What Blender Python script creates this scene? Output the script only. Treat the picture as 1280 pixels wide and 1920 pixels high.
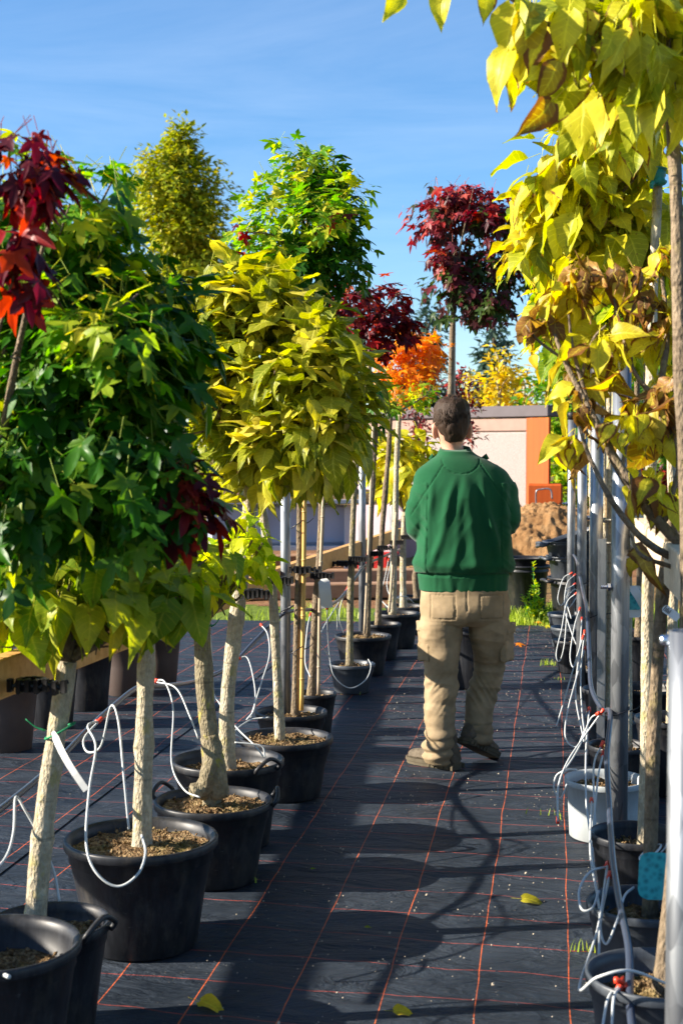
import bpy, math, random
from mathutils import Vector, Matrix, noise
R = math.radians
S = bpy.context.scene
for o in list(bpy.data.objects): bpy.data.objects.remove(o)

# ---------------------------------------------------------------- camera
FPX, UC, VC = 2667.0, 640.0, 960.0
YAW, PITCH = R(8.49), R(2.47)
CAM = Vector((0, 0, 1.5))
RT = Vector((math.cos(YAW), math.sin(YAW), 0))
FH = Vector((-math.sin(YAW), math.cos(YAW), 0))
FW = FH*math.cos(PITCH) + Vector((0, 0, -math.sin(PITCH)))
UP = RT.cross(FW)
cd = bpy.data.cameras.new('camera'); cam = bpy.data.objects.new('camera', cd)
S.collection.objects.link(cam); S.camera = cam
cam.location = CAM
cam.rotation_euler = Matrix((RT, UP, -FW)).transposed().to_euler()
cd.sensor_fit = 'VERTICAL'; cd.sensor_height = 36; cd.lens = FPX/1920*36
cd.clip_start = .05; cd.clip_end = 2000
cd.dof.use_dof = True; cd.dof.focus_distance = 6.2; cd.dof.aperture_fstop = 6.3
def P(u, v, d):                      # a point seen at (u, v) at a real depth d
    return CAM + d*(FW + (u-UC)/FPX*RT + (VC-v)/FPX*UP)
def G(u, v, z=0.0):                  # the point at height z seen at (u, v)
    r = FW + (u-UC)/FPX*RT + (VC-v)/FPX*UP
    return CAM + r*((z-CAM.z)/r.z)

# ---------------------------------------------------------------- light
SUN_EL = R(25.5)
sh = R(15)                           # compass direction shadows run towards
to_sun = Vector((-math.cos(sh)*math.cos(SUN_EL), -math.sin(sh)*math.cos(SUN_EL), math.sin(SUN_EL)))
sl = bpy.data.lights.new('sun', 'SUN'); so = bpy.data.objects.new('sun', sl)
S.collection.objects.link(so); sl.energy = 5.0; sl.angle = R(.5); sl.color = (1, .90, .76)
so.rotation_euler = to_sun.to_track_quat('Z', 'Y').to_euler(); so.location = (-10, -3, 12)
W = bpy.data.worlds.new('World'); S.world = W; W.use_nodes = True
wn, wl = W.node_tree.nodes, W.node_tree.links
bg = wn['Background']
sky = wn.new('ShaderNodeTexSky'); sky.sky_type = 'NISHITA'; sky.sun_disc = False
sky.sun_elevation = SUN_EL; sky.sun_rotation = math.atan2(to_sun.x, to_sun.y)
sky.air_density = 1.0; sky.dust_density = .2; sky.ozone_density = 5.0
tc = wn.new('ShaderNodeTexCoord'); mp = wn.new('ShaderNodeMapping')
mp.inputs['Scale'].default_value = (1.1, 1.1, 7); mp.inputs['Rotation'].default_value = (R(12), R(9), 0)
cn = wn.new('ShaderNodeTexNoise'); cn.inputs['Scale'].default_value = 2.3; cn.inputs['Detail'].default_value = 9
cn.inputs['Roughness'].default_value = .62; cn.inputs['Distortion'].default_value = .5
cr = wn.new('ShaderNodeValToRGB'); cr.color_ramp.elements[0].position = .44; cr.color_ramp.elements[1].position = .95
cm = wn.new('ShaderNodeMix'); cm.data_type = 'RGBA'; cm.inputs['B'].default_value = (7.5, 8.0, 8.6, 1)
cf = wn.new('ShaderNodeMath'); cf.operation = 'MULTIPLY'; cf.inputs[1].default_value = .16
wl.new(tc.outputs['Generated'], mp.inputs['Vector']); wl.new(mp.outputs['Vector'], cn.inputs['Vector'])
wl.new(cn.outputs['Fac'], cr.inputs['Fac']); wl.new(cr.outputs['Color'], cf.inputs[0])
wl.new(cf.outputs[0], cm.inputs['Factor']); wl.new(sky.outputs['Color'], cm.inputs['A'])
hsv = wn.new('ShaderNodeHueSaturation'); hsv.inputs['Saturation'].default_value = 1.12; wl.new(sky.outputs['Color'], hsv.inputs['Color']); wl.new(hsv.outputs[0], cm.inputs['A'])
wl.new(cm.outputs['Result'], bg.inputs['Color']); bg.inputs['Strength'].default_value = .068
S.view_settings.view_transform = 'Standard'; S.view_settings.look = 'None'
S.view_settings.exposure = 1.65; S.view_settings.gamma = 1
S.render.engine = 'CYCLES'; S.cycles.max_bounces = 8; S.cycles.transmission_bounces = 4
S.render.resolution_x = 682; S.render.resolution_y = 1024

# ---------------------------------------------------------------- material helpers
class NT:
    def __init__(s, name, rough=.6, spec=.4):
        s.m = bpy.data.materials.new(name); s.m.use_nodes = True
        s.n, s.l = s.m.node_tree.nodes, s.m.node_tree.links
        s.b = s.n['Principled BSDF']; s.out = s.n['Material Output']
        s.b.inputs['Roughness'].default_value = rough
        s.b.inputs['Specular IOR Level'].default_value = spec
        s.tc = s.n.new('ShaderNodeTexCoord')
    def vec(s, scale=(1, 1, 1), rot=(0, 0, 0), src='Object'):
        m = s.n.new('ShaderNodeMapping'); m.inputs['Scale'].default_value = scale; m.inputs['Rotation'].default_value = rot
        s.l.new(s.tc.outputs[src], m.inputs['Vector']); return m.outputs[0]
    def noise(s, scale, detail=4, rough=.55, vec=None, dist=0):
        t = s.n.new('ShaderNodeTexNoise'); t.inputs['Scale'].default_value = scale
        t.inputs['Detail'].default_value = detail; t.inputs['Roughness'].default_value = rough; t.inputs['Distortion'].default_value = dist
        s.l.new(vec if vec else s.tc.outputs['Object'], t.inputs['Vector']); return t.outputs['Fac']
    def voro(s, scale, vec=None):
        t = s.n.new('ShaderNodeTexVoronoi'); t.inputs['Scale'].default_value = scale
        s.l.new(vec if vec else s.tc.outputs['Object'], t.inputs['Vector']); return t
    def ramp(s, fac, stops):
        r = s.n.new('ShaderNodeValToRGB'); e = r.color_ramp.elements
        while len(e) < len(stops): e.new(.5)
        for i, (p, c) in enumerate(stops):
            e[i].position = p; e[i].color = (c, c, c, 1) if isinstance(c, (int, float)) else (*c, 1)
        s.l.new(fac, r.inputs['Fac']); return r.outputs['Color']
    def math(s, op, a, b=None, c=None):
        m = s.n.new('ShaderNodeMath'); m.operation = op
        for i, x in enumerate((a, b, c)):
            if x is None: continue
            if isinstance(x, (int, float)): m.inputs[i].default_value = x
            else: s.l.new(x, m.inputs[i])
        return m.outputs[0]
    def mix(s, fac, a, b, mode='MIX'):
        m = s.n.new('ShaderNodeMix'); m.data_type = 'RGBA'; m.blend_type = mode
        for k, x in (('Factor', fac), ('A', a), ('B', b)):
            if isinstance(x, (int, float)): m.inputs[k].default_value = x if k == 'Factor' else (x, x, x, 1)
            elif isinstance(x, tuple): m.inputs[k].default_value = (*x, 1)
            else: s.l.new(x, m.inputs[k])
        return m.outputs['Result']
    def col(s, c):
        if isinstance(c, tuple): s.b.inputs['Base Color'].default_value = (*c, 1)
        else: s.l.new(c, s.b.inputs['Base Color'])
    def set(s, k, v):
        if isinstance(v, (int, float)): s.b.inputs[k].default_value = v
        else: s.l.new(v, s.b.inputs[k])
    def bump(s, h, strength=.4, dist=.01, prev=None):
        b = s.n.new('ShaderNodeBump'); b.inputs['Strength'].default_value = strength; b.inputs['Distance'].default_value = dist
        s.l.new(h, b.inputs['Height'])
        if prev: s.l.new(prev, b.inputs['Normal'])
        s.l.new(b.outputs[0], s.b.inputs['Normal']); return b.outputs[0]
def simple(name, col, rough=.5, spec=.4, var=.25, scale=20, metal=0, bump=.15, bd=.003):
    t = NT(name, rough, spec)
    f = t.noise(scale, 6)
    t.col(t.mix(f, tuple(c*(1-var) for c in col), tuple(min(1, c*(1+var)) for c in col)))
    t.set('Metallic', metal)
    if bump: t.bump(t.noise(scale*4, 5), bump, bd)
    return t.m

M = {}
def leaf_mat(name, stops, brown=.15, trans=.42, browncol=(.16, .07, .02), gloss=.42):
    t = NT(name, gloss, .22)
    a = t.n.new('ShaderNodeVertexColor'); a.layer_name = 'leaf_variation'
    sp = t.n.new('ShaderNodeSeparateColor'); t.l.new(a.outputs['Color'], sp.inputs[0])
    base = t.ramp(sp.outputs[0], stops)
    patch = t.noise(28, 4, .6)
    base = t.mix(t.math('MULTIPLY', t.ramp(patch, [(.45, 0.), (.75, 1.)]), .35), base, tuple(c*.55 for c in stops[0][1]))
    vein = t.ramp(sp.outputs[2], [(0, 1.), (.10, 0.)])
    base = t.mix(t.math('MULTIPLY', vein, .35), base, tuple(min(1, c*1.6+.03) for c in stops[-1][1]))
    sv = t.math('ABSOLUTE', t.math('SUBTRACT', t.math('FRACT', t.math('MULTIPLY', t.math('SUBTRACT', a.outputs['Alpha'], t.math('MULTIPLY', sp.outputs[2], .22)), 7.5)), .5))
    sv = t.math('MULTIPLY', t.ramp(sv, [(0, 1.), (.09, 0.)]), t.math('LESS_THAN', a.outputs['Alpha'], .97))
    base = t.mix(t.math('MULTIPLY', sv, .3), base, tuple(min(1, c*1.5+.02) for c in stops[-1][1]))
    spots = t.math('MULTIPLY', t.ramp(t.noise(75, 3, .6), [(.66, 0.), (.70, 1.)]), min(.8, brown*3))
    base = t.mix(spots, base, browncol)
    edge = t.math('MULTIPLY', sp.outputs[2], t.math('ADD', t.noise(40, 5, .7), .25))
    thr = t.math('SUBTRACT', 1.02, t.math('MULTIPLY', sp.outputs[1], brown*2.3))
    br = t.math('MULTIPLY', t.math('SUBTRACT', edge, thr), 9)
    cl = t.n.new('ShaderNodeClamp'); t.l.new(br, cl.inputs[0])
    base = t.mix(cl.outputs[0], base, browncol)
    t.col(base); t.bump(t.math('ADD', patch, t.math('MULTIPLY', vein, -.6)), .35, .004)
    tr = t.n.new('ShaderNodeBsdfTranslucent')
    hs = t.n.new('ShaderNodeHueSaturation'); hs.inputs['Value'].default_value = 1.7; hs.inputs['Saturation'].default_value = 1.12
    t.l.new(base, hs.inputs['Color']); t.l.new(hs.outputs[0], tr.inputs['Color'])
    mx = t.n.new('ShaderNodeMixShader'); mx.inputs[0].default_value = trans
    t.l.new(t.b.outputs[0], mx.inputs[1]); t.l.new(tr.outputs[0], mx.inputs[2]); t.l.new(mx.outputs[0], t.out.inputs[0])
    return t.m
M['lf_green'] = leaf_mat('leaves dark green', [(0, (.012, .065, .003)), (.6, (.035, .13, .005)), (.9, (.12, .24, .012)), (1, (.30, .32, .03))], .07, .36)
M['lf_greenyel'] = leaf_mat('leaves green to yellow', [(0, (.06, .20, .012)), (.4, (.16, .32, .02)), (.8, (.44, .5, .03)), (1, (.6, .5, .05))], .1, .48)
M['lf_lime'] = leaf_mat('leaves lime', [(0, (.12, .22, .012)), (.5, (.25, .34, .02)), (.85, (.40, .43, .03)), (1, (.5, .42, .04))], .14, .5)
M['lf_lemon'] = leaf_mat('leaves lemon green', [(0, (.26, .40, .02)), (.5, (.5, .56, .02)), (1, (.72, .68, .04))], .08, .5)
M['lf_olive'] = leaf_mat('leaves golden olive', [(0, (.13, .17, .010)), (.45, (.26, .28, .016)), (.8, (.46, .42, .03)), (1, (.66, .56, .09))], .16)
M['lf_yellow'] = leaf_mat('leaves yellow', [(0, (.20, .25, .015)), (.4, (.42, .42, .02)), (.8, (.62, .54, .025)), (1, (.72, .6, .06))], .22)
M['lf_brownyel'] = leaf_mat('leaves yellow with brown', [(0, (.24, .13, .02)), (.15, (.40, .30, .02)), (.4, (.5, .46, .02)), (1, (.62, .58, .04))], .36)
M['lf_brown'] = leaf_mat('leaves withered brown', [(0, (.10, .05, .018)), (.4, (.24, .12, .035)), (.7, (.36, .2, .05)), (1, (.46, .38, .05))], .3, .3)
M['lf_red'] = leaf_mat('leaves dark red', [(0, (.05, .006, .012)), (.5, (.16, .012, .014)), (.85, (.32, .03, .02)), (1, (.42, .10, .02))], .04, .4, (.1, .02, .02))
M['lf_crimson'] = leaf_mat('leaves crimson', [(0, (.04, .003, .010)), (.5, (.10, .006, .012)), (.82, (.30, .014, .012)), (1, (.42, .06, .015))], .04, .42, (.1, .02, .02))
M['lf_purple'] = leaf_mat('leaves purple', [(0, (.03, .05, .014)), (.2, (.07, .016, .026)), (.5, (.17, .03, .045)), (.8, (.36, .03, .03)), (1, (.45, .16, .10))], .04, .3, (.05, .01, .02))
M['lf_purplegreen'] = leaf_mat('leaves purple and green', [(0, (.02, .05, .01)), (.45, (.05, .08, .012)), (.6, (.06, .02, .02)), (1, (.13, .02, .03))], .04, .3, (.05, .01, .02))
M['lf_orange'] = leaf_mat('leaves orange', [(0, (.45, .13, .01)), (.5, (.78, .24, .012)), (.85, (.85, .36, .015)), (1, (.75, .5, .03))], .06)
M['lf_gold'] = leaf_mat('leaves golden', [(0, (.3, .28, .02)), (.5, (.6, .42, .02)), (1, (.8, .55, .03))], .05)
M['lf_far'] = leaf_mat('leaves birch', [(0, (.12, .18, .014)), (.5, (.34, .38, .02)), (1, (.46, .38, .03))], .03, .3)
M['lf_conifer'] = leaf_mat('needles blue green', [(0, (.02, .05, .035)), (.6, (.045, .09, .06)), (1, (.10, .15, .11))], .0, .15)
M['lf_hedge'] = leaf_mat('leaves hedge', [(0, (.03, .10, .012)), (.6, (.08, .20, .02)), (1, (.2, .32, .03))], .05, .35)
M['lf_grass'] = leaf_mat('grass blades', [(0, (.05, .13, .012)), (.6, (.14, .26, .02)), (1, (.34, .38, .05))], .05, .35)

def bark(name, a, b, lichen=.3):
    t = NT(name, .8, .2)
    n1 = t.noise(9, 7, .65); n2 = t.noise(95, 7, .7, t.vec((1, 1, .55)))
    c = t.mix(t.ramp(n2, [(.3, 0.), (.7, 1.)]), a, b)
    c = t.mix(t.math('MULTIPLY', t.ramp(n1, [(.35, 0.), (.7, 1.)]), .45), c, tuple(x*.5 for x in a))
    sp = t.noise(22, 6, .7, t.vec((1, 1, .6)))
    c = t.mix(t.math('MULTIPLY', t.ramp(sp, [(.56, 0.), (.63, 1.)]), lichen), c, (.30, .26, .05))
    bl = t.noise(16, 5, .6, t.vec((1, 1, .4))); c = t.mix(t.math('MULTIPLY', t.ramp(bl, [(.55, 0.), (.62, 1.)]), .45), c, tuple(x*1.25 for x in b))
    ft = t.noise(24, 3, .5, t.vec((.15, .15, 2.2))); c = t.mix(t.math('MULTIPLY', t.ramp(ft, [(.60, 0.), (.66, 1.)]), .5), c, tuple(x*.45 for x in a))
    t.col(c)
    v = t.voro(130, t.vec((1, 1, .5)))
    t.bump(t.math('ADD', n2, t.math('MULTIPLY', v.outputs['Distance'], .9)), 1.0, .005); return t.m
M['bark_pale'] = bark('pale bark', (.27, .225, .15), (.55, .48, .345), .5)
M['bark_brown'] = bark('brown bark', (.11, .08, .05), (.25, .19, .125), .2)
M['bark_dark'] = bark('dark bark', (.05, .035, .028), (.12, .085, .06), .05)
M['bark_lichen'] = bark('lichen bark', (.14, .115, .07), (.33, .28, .18), .95)

t = NT('black pot plastic', .45, .35)
f = t.noise(3.5, 6, .6); f2 = t.noise(45, 5, .7, t.vec((1, 1, .12)))
t.col(t.mix(t.ramp(f2, [(.42, 0.), (.75, .6)]), (.008, .009, .012), (.045, .048, .055)))
dn = t.noise(11, 8, .72, t.vec((1, 1, .5))); sc = t.noise(70, 4, .7, t.vec((.2, 1, 1), (0, .5, .3)))
dc = t.mix(t.math('MULTIPLY', t.ramp(dn, [(.52, 0.), (.75, 1.)]), .5), t.mix(t.ramp(f2, [(.42, 0.), (.75, .6)]), (.008, .009, .012), (.035, .038, .045)), (.10, .085, .065))
t.col(t.mix(t.math('MULTIPLY', t.ramp(sc, [(.66, 0.), (.70, 1.)]), .4), dc, (.11, .11, .11)))
t.set('Roughness', t.ramp(f, [(.3, .38), (.7, .58)])); t.bump(t.noise(8, 3), .08, .01); M['pot'] = t.m
t = NT('grey pot plastic', .45, .5)
f2 = t.noise(30, 5, .7, t.vec((1, 1, .15)))
t.col(t.mix(t.ramp(f2, [(.45, 0.), (.8, .5)]), (.035, .042, .052), (.09, .10, .11))); t.bump(t.noise(8, 3), .08, .01); M['pot_grey'] = t.m
t = NT('pale grey pot plastic', .5, .4)
f2 = t.noise(14, 6, .7, t.vec((1, 1, .3)))
t.col(t.mix(t.ramp(f2, [(.45, 0.), (.8, .6)]), (.34, .37, .38), (.20, .21, .20))); M['pot_pale'] = t.m
t = NT('brown pot plastic', .5, .4)
f2 = t.noise(14, 6, .7); t.col(t.mix(f2, (.05, .035, .03), (.09, .065, .055))); M['pot_brown'] = t.m
t = NT('potting soil', .95, .1)
v = t.voro(130); f = t.noise(60, 8, .75)
c = t.ramp(f, [(.3, (.03, .018, .01)), (.47, (.16, .095, .045)), (.58, (.36, .25, .13)), (.75, (.55, .45, .30))])
c = t.mix(t.math('MULTIPLY', t.ramp(t.noise(9, 3), [(.5, 0.), (.66, 1.)]), .35), c, (.12, .15, .03))
t.col(c); t.bump(t.math('ADD', f, v.outputs['Distance']), 1, .012); M['soil'] = t.m

# galvanised steel
t = NT('galvanised steel', .35, .5)
v = t.voro(38, t.vec((1, 1, .35))); f = t.noise(50, 6, .7, t.vec((1, 1, .04)))
c = t.mix(v.outputs['Color'], (.15, .16, .175), (.36, .38, .40)); c = t.mix(t.ramp(f, [(.45, 0.), (.7, .7)]), c, (.15, .16, .17))
t.col(c); t.set('Metallic', .75); t.set('Roughness', t.ramp(f, [(.3, .3), (.7, .55)])); M['steel'] = t.m
M['bolt'] = simple('zinc bolt', (.55, .62, .72), .25, .5, .1, 50, 1, 0)
M['rubber'] = simple('black rubber', (.012, .012, .013), .55, .35, .3, 60)
M['plastic_tie'] = simple('black cable tie', (.01, .01, .014), .35, .5, .2, 60)
M['tube_white'] = simple('white drip tube', (.42, .44, .44), .4, .4, .08, 30, 0, 0)
M['tube_red'] = simple('red connector', (.6, .05, .02), .4, .4, .15, 60, 0, 0)
t = NT('hose plastic', .28, .5); t.col((.035, .045, .07)); M['hose'] = t.m
M['tag_white'] = simple('white label plastic', (.55, .55, .53), .5, .3, .05, 30, 0, 0)
M['ink'] = simple('printed ink', (.02, .02, .03), .6, .2, .1, 30, 0, 0)
M['twine'] = simple('green twine', (.02, .22, .09), .7, .2, .2, 80)
M['tape'] = simple('teal grafting tape', (.01, .22, .20), .35, .5, .35, 70, 0, .5, .01)
t = NT('teal picture tag', .3, .5); v = t.voro(60); t.col(t.mix(t.ramp(v.outputs['Distance'], [(0., 0.), (.6, 1.)]), (.0, .12, .15), (.03, .34, .36))); M['tag_teal'] = t.m
def wood(name, a, b, sc=30, along=(0.03, 1, 1)):
    t = NT(name, .65, .25)
    f = t.noise(sc, 7, .6, t.vec(along), .6); g = t.noise(3, 4)
    c = t.mix(t.ramp(f, [(.3, 0.), (.7, 1.)]), a, b); c = t.mix(t.math('MULTIPLY', g, .3), c, tuple(x*.6 for x in a))
    v = t.voro(6, t.vec((.35, 1, 1))); kn = t.ramp(v.outputs['Distance'], [(0., 1.), (.06, 0.)])
    c = t.mix(t.math('MULTIPLY', kn, .7), c, tuple(x*.35 for x in a))
    t.col(c); t.bump(f, .3, .003); return t.m
M['wood'] = wood('pine beam', (.50, .25, .07), (.72, .42, .15))
M['wood_pale'] = wood('pale planed beam', (.52, .40, .26), (.72, .60, .42))
M['bamboo'] = simple('yellow bamboo', (.55, .33, .09), .45, .4, .25, 8)
M['cane'] = simple('grey cane', (.40, .31, .21), .6, .3, .3, 14)

# ground cover mat
t = NT('woven ground cover', .6, .13)
sx = t.n.new('ShaderNodeSeparateXYZ'); t.l.new(t.tc.outputs['Object'], sx.inputs[0]); X, Y = sx.outputs[0], sx.outputs[1]
wob = t.math('MULTIPLY', t.math('SUBTRACT', t.noise(1.6, 3), .5), .07)
wob2 = t.math('MULTIPLY', t.math('SUBTRACT', t.noise(2.2, 3), .5), .10)
def lines(co, period, half, off):
    q = t.math('DIVIDE', t.math('ADD', co, off), period)
    fr = t.math('ABSOLUTE', t.math('SUBTRACT', t.math('FRACT', q), .5))
    return t.ramp(fr, [(.5-half/period*1.15, 0.), (.5-half/period*.8, 1.)])
lx = lines(t.math('ADD', X, t.math('MULTIPLY', wob, .35)), .2525, .0017, .2015+.2525*20)
yc = t.math('ADD', t.math('ADD', Y, t.math('MULTIPLY', X, .06)), wob2)
ly = lines(yc, .235, .0016, 3.02); 
brk = t.ramp(t.noise(5, 3, .6), [(.25, .15), (.55, 1.)])
weave = t.n.new('ShaderNodeTexWave'); weave.inputs['Scale'].default_value = 90; weave.bands_direction = 'X'; weave.inputs['Distortion'].default_value = .4
weave2 = t.n.new('ShaderNodeTexWave'); weave2.inputs['Scale'].default_value = 70; weave2.bands_direction = 'Y'; weave2.inputs['Distortion'].default_value = .4
t.l.new(t.tc.outputs['Object'], weave.inputs['Vector']); t.l.new(t.tc.outputs['Object'], weave2.inputs['Vector'])
wv = t.math('MULTIPLY', weave.outputs['Fac'], weave2.outputs['Fac'])
dirt = t.noise(2.2, 8, .7); strk = t.noise(14, 6, .7, t.vec((.5, 3, 1)))
base = t.mix(t.ramp(dirt, [(.35, 0.), (.75, 1.)]), (.008, .012, .018), (.036, .044, .056))
base = t.mix(t.math('MULTIPLY', t.ramp(strk, [(.45, 0.), (.8, 1.)]), .4), base, (.045, .06, .08))
base = t.mix(t.math('MULTIPLY', wv, .4), base, (.05, .064, .088))
speck = t.ramp(t.voro(48).outputs['Distance'], [(.045, 1.), (.09, 0.)])
speck = t.math('MULTIPLY', speck, t.ramp(t.noise(3.5, 5, .7), [(.46, 0.), (.58, 1.)]))
base = t.mix(t.math('MULTIPLY', speck, .75), base, (.36, .32, .26))
base = t.mix(t.math('MULTIPLY', lx, t.math('MULTIPLY', brk, .95)), base, (.62, .12, .03))
base = t.mix(t.math('MULTIPLY', ly, t.math('MULTIPLY', brk, .7)), base, (.60, .085, .04))
t.col(base)
t.set('Roughness', t.ramp(dirt, [(.3, .42), (.75, .6)]))
b1 = t.bump(t.noise(3.0, 6, .6, t.vec((1, 2.6, 1)), .8), .8, .06)
t.bump(wv, .35, .0015, b1); M['mat'] = t.m

t = NT('dirt yard', .95, .1)
f = t.noise(1.4, 9, .65); g = t.noise(22, 6, .7)
c = t.ramp(f, [(.3, (.15, .075, .04)), (.55, (.30, .155, .075)), (.75, (.40, .25, .14))])
c = t.mix(t.math('MULTIPLY', g, .4), c, (.10, .055, .035))
c = t.mix(t.ramp(t.noise(.06, 4), [(.5, 0.), (.62, 1.)]), c, (.10, .15, .03))
t.col(c); t.bump(g, 1, .05); M['dirt'] = t.m
t = NT('lawn soil', .95, .1); g = t.noise(15, 6); t.col(t.mix(g, (.06, .09, .015), (.16, .22, .03))); t.bump(g, 1, .03); M['turf'] = t.m
t = NT('heaped earth', .95, .1)
f = t.noise(5, 9, .7); c = t.ramp(f, [(.3, (.20, .10, .04)), (.5, (.36, .20, .085)), (.7, (.50, .31, .15))])
t.col(c); t.bump(t.noise(9, 9, .75), 1, .12); M['earth'] = t.m
t = NT('render wall', .9, .15)
f = t.noise(60, 5, .7); g = t.noise(1.3, 7, .65); c = t.mix(t.ramp(f, [(.35, 0.), (.65, 1.)]), (.24, .205, .19), (.36, .31, .285))
c = t.mix(t.math('MULTIPLY', t.ramp(g, [(.45, 0.), (.7, 1.)]), .4), c, (.34, .28, .25)); t.col(c); t.bump(f, .5, .01); M['render'] = t.m
M['capping'] = simple('dark capping', (.10, .085, .09), .7, .3, .2, 6)
M['band'] = simple('brown band', (.30, .20, .16), .8, .2, .2, 9)
M['orange'] = wood('orange stained board', (.36, .062, .007), (.48, .09, .012), 14, (1, 1, .04))
M['concrete'] = simple('grey concrete', (.36, .35, .36), .85, .2, .2, 5, 0, .4, .01)
M['panel'] = simple('pale blue panel', (.30, .33, .42), .6, .3, .12, 4)
M['flange'] = simple('pale rail', (.42, .42, .44), .5, .3, .12, 6)
M['sleeper'] = wood('weathered sleeper', (.24, .13, .07), (.40, .24, .14), 12)
M['red_plastic'] = simple('red plastic', (.5, .02, .015), .5, .4, .2, 20)

# ---------------------------------------------------------------- object helpers
C = S.collection
def thing(name, label, cat, loc=(0, 0, 0), group=None):
    o = bpy.data.objects.new(name, None); C.objects.link(o); o.location = loc; o.empty_display_size = .1
    return tag(o, label, cat, group)
def tag(o, label=None, cat=None, group=None, kind=None):
    if label: o['label'] = label
    if cat: o['category'] = cat
    if group: o['group'] = group
    if kind: o['kind'] = kind
    return o
def wpos(o):
    v = Vector(o.location)
    while o.parent: o = o.parent; v = v + Vector(o.location)
    return v
class MB:
    def __init__(s): s.v, s.f, s.c = [], [], []
    def add(s, vs, fs, cs=None):
        n = len(s.v); s.v.extend(vs); s.f.extend([tuple(i+n for i in f) for f in fs])
        if cs is not None: s.c.extend(cs)
    def build(s, name, mat, parent=None, smooth=True, origin=None):
        me = bpy.data.meshes.new(name)
        org = wpos(parent) if parent else (Vector(origin) if origin is not None else Vector((0, 0, 0)))
        me.from_pydata([(p[0]-org.x, p[1]-org.y, p[2]-org.z) for p in s.v], [], s.f); me.update()
        if s.c:
            a = me.color_attributes.new('leaf_variation', 'FLOAT_COLOR', 'POINT')
            a.data.foreach_set('color', [x for c in s.c for x in (c[0], c[1], c[2], c[3] if len(c) > 3 else 1.0)])
        me.polygons.foreach_set('use_smooth', [smooth]*len(me.polygons))
        me.materials.append(mat)
        o = bpy.data.objects.new(name, me); C.objects.link(o)
        if parent: o.parent = parent
        elif origin is not None: o.location = org
        return o
def V(*a): return Vector(a)
def box(mb, c, size, ax=None):
    hx, hy, hz = size[0]/2, size[1]/2, size[2]/2
    X, Y, Z = ax or (V(1, 0, 0), V(0, 1, 0), V(0, 0, 1)); c = Vector(c)
    # slight chamfer along every edge
    b = min(hx, hy, hz)*.16; vs = []; 
    for sx in (-1, 1):
        for sy in (-1, 1):
            for sz in (-1, 1):
                vs += [c+X*sx*(hx-b)+Y*sy*(hy-b)+Z*sz*hz, c+X*sx*(hx-b)+Y*sy*hy+Z*sz*(hz-b), c+X*sx*hx+Y*sy*(hy-b)+Z*sz*(hz-b)]
    def i(sx, sy, sz, k): return (((sx > 0)*4+(sy > 0)*2+(sz > 0))*3+k)
    fs = []
    for s in (-1, 1):
        fs.append((i(-1, -1, s, 0), i(1, -1, s, 0), i(1, 1, s, 0), i(-1, 1, s, 0)))
        fs.append((i(-1, s, -1, 1), i(1, s, -1, 1), i(1, s, 1, 1), i(-1, s, 1, 1)))
        fs.append((i(s, -1, -1, 2), i(s, 1, -1, 2), i(s, 1, 1, 2), i(s, -1, 1, 2)))
    for s1 in (-1, 1):
        for s2 in (-1, 1):
            fs.append((i(-1, s1, s2, 0), i(1, s1, s2, 0), i(1, s1, s2, 1), i(-1, s1, s2, 1)))
            fs.append((i(s1, -1, s2, 0), i(s1, 1, s2, 0), i(s1, 1, s2, 2), i(s1, -1, s2, 2)))
            fs.append((i(s1, s2, -1, 1), i(s1, s2, 1, 1), i(s1, s2, 1, 2), i(s1, s2, -1, 2)))
            for s3 in (-1, 1): fs.append((i(s1, s2, s3, 0), i(s1, s2, s3, 1), i(s1, s2, s3, 2)))
    mb.add(vs, fs)
def catmull(pts, n=5):
    pts = [Vector(p) for p in pts]
    if len(pts) < 3: return [pts[0].lerp(pts[-1], k/n) for k in range(n+1)]
    q = [pts[0]*2-pts[1]]+pts+[pts[-1]*2-pts[-2]]; out = []
    for i in range(1, len(q)-2):
        a, b, c, d = q[i-1:i+3]
        for k in range(n):
            s = k/n; out.append(.5*((2*b)+(c-a)*s+(2*a-5*b+4*c-d)*s*s+(3*b-a-3*c+d)*s**3))
    out.append(pts[-1]); return out
def tube(mb, pts, rad, sides=8, bump=0, bscale=12, cap=True, seed=0, flat=None):
    n = len(pts); vs, fs = [], []
    prev = None
    for i, p in enumerate(pts):
        d = (pts[min(i+1, n-1)]-pts[max(i-1, 0)])
        d = d.normalized() if d.length > 1e-9 else V(0, 0, 1)
        if prev is None:
            a = V(1, 0, 0) if abs(d.x) < .8 else V(0, 1, 0)
            x = (a-d*a.dot(d)).normalized()
        else: x = (prev-d*prev.dot(d)).normalized()
        prev = x; y = d.cross(x)
        r = rad(i/(n-1)) if callable(rad) else (rad[0]+(rad[1]-rad[0])*i/(n-1) if isinstance(rad, tuple) else rad)
        for k in range(sides):
            a = 2*math.pi*k/sides; q = x*math.cos(a)+y*math.sin(a)
            rr = r
            if bump: rr = r*(1+bump*noise.noise((p+q*r)*bscale+V(seed, 0, 0))+bump*.6*noise.noise((p+q*r)*bscale*3.1))
            vs.append(p+q*rr)
    for i in range(n-1):
        for k in range(sides):
            k2 = (k+1) % sides; fs.append((i*sides+k, i*sides+k2, (i+1)*sides+k2, (i+1)*sides+k))
    if cap: fs += [tuple(reversed(range(sides))), tuple(range((n-1)*sides, n*sides))]
    mb.add(vs, fs)
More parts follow.
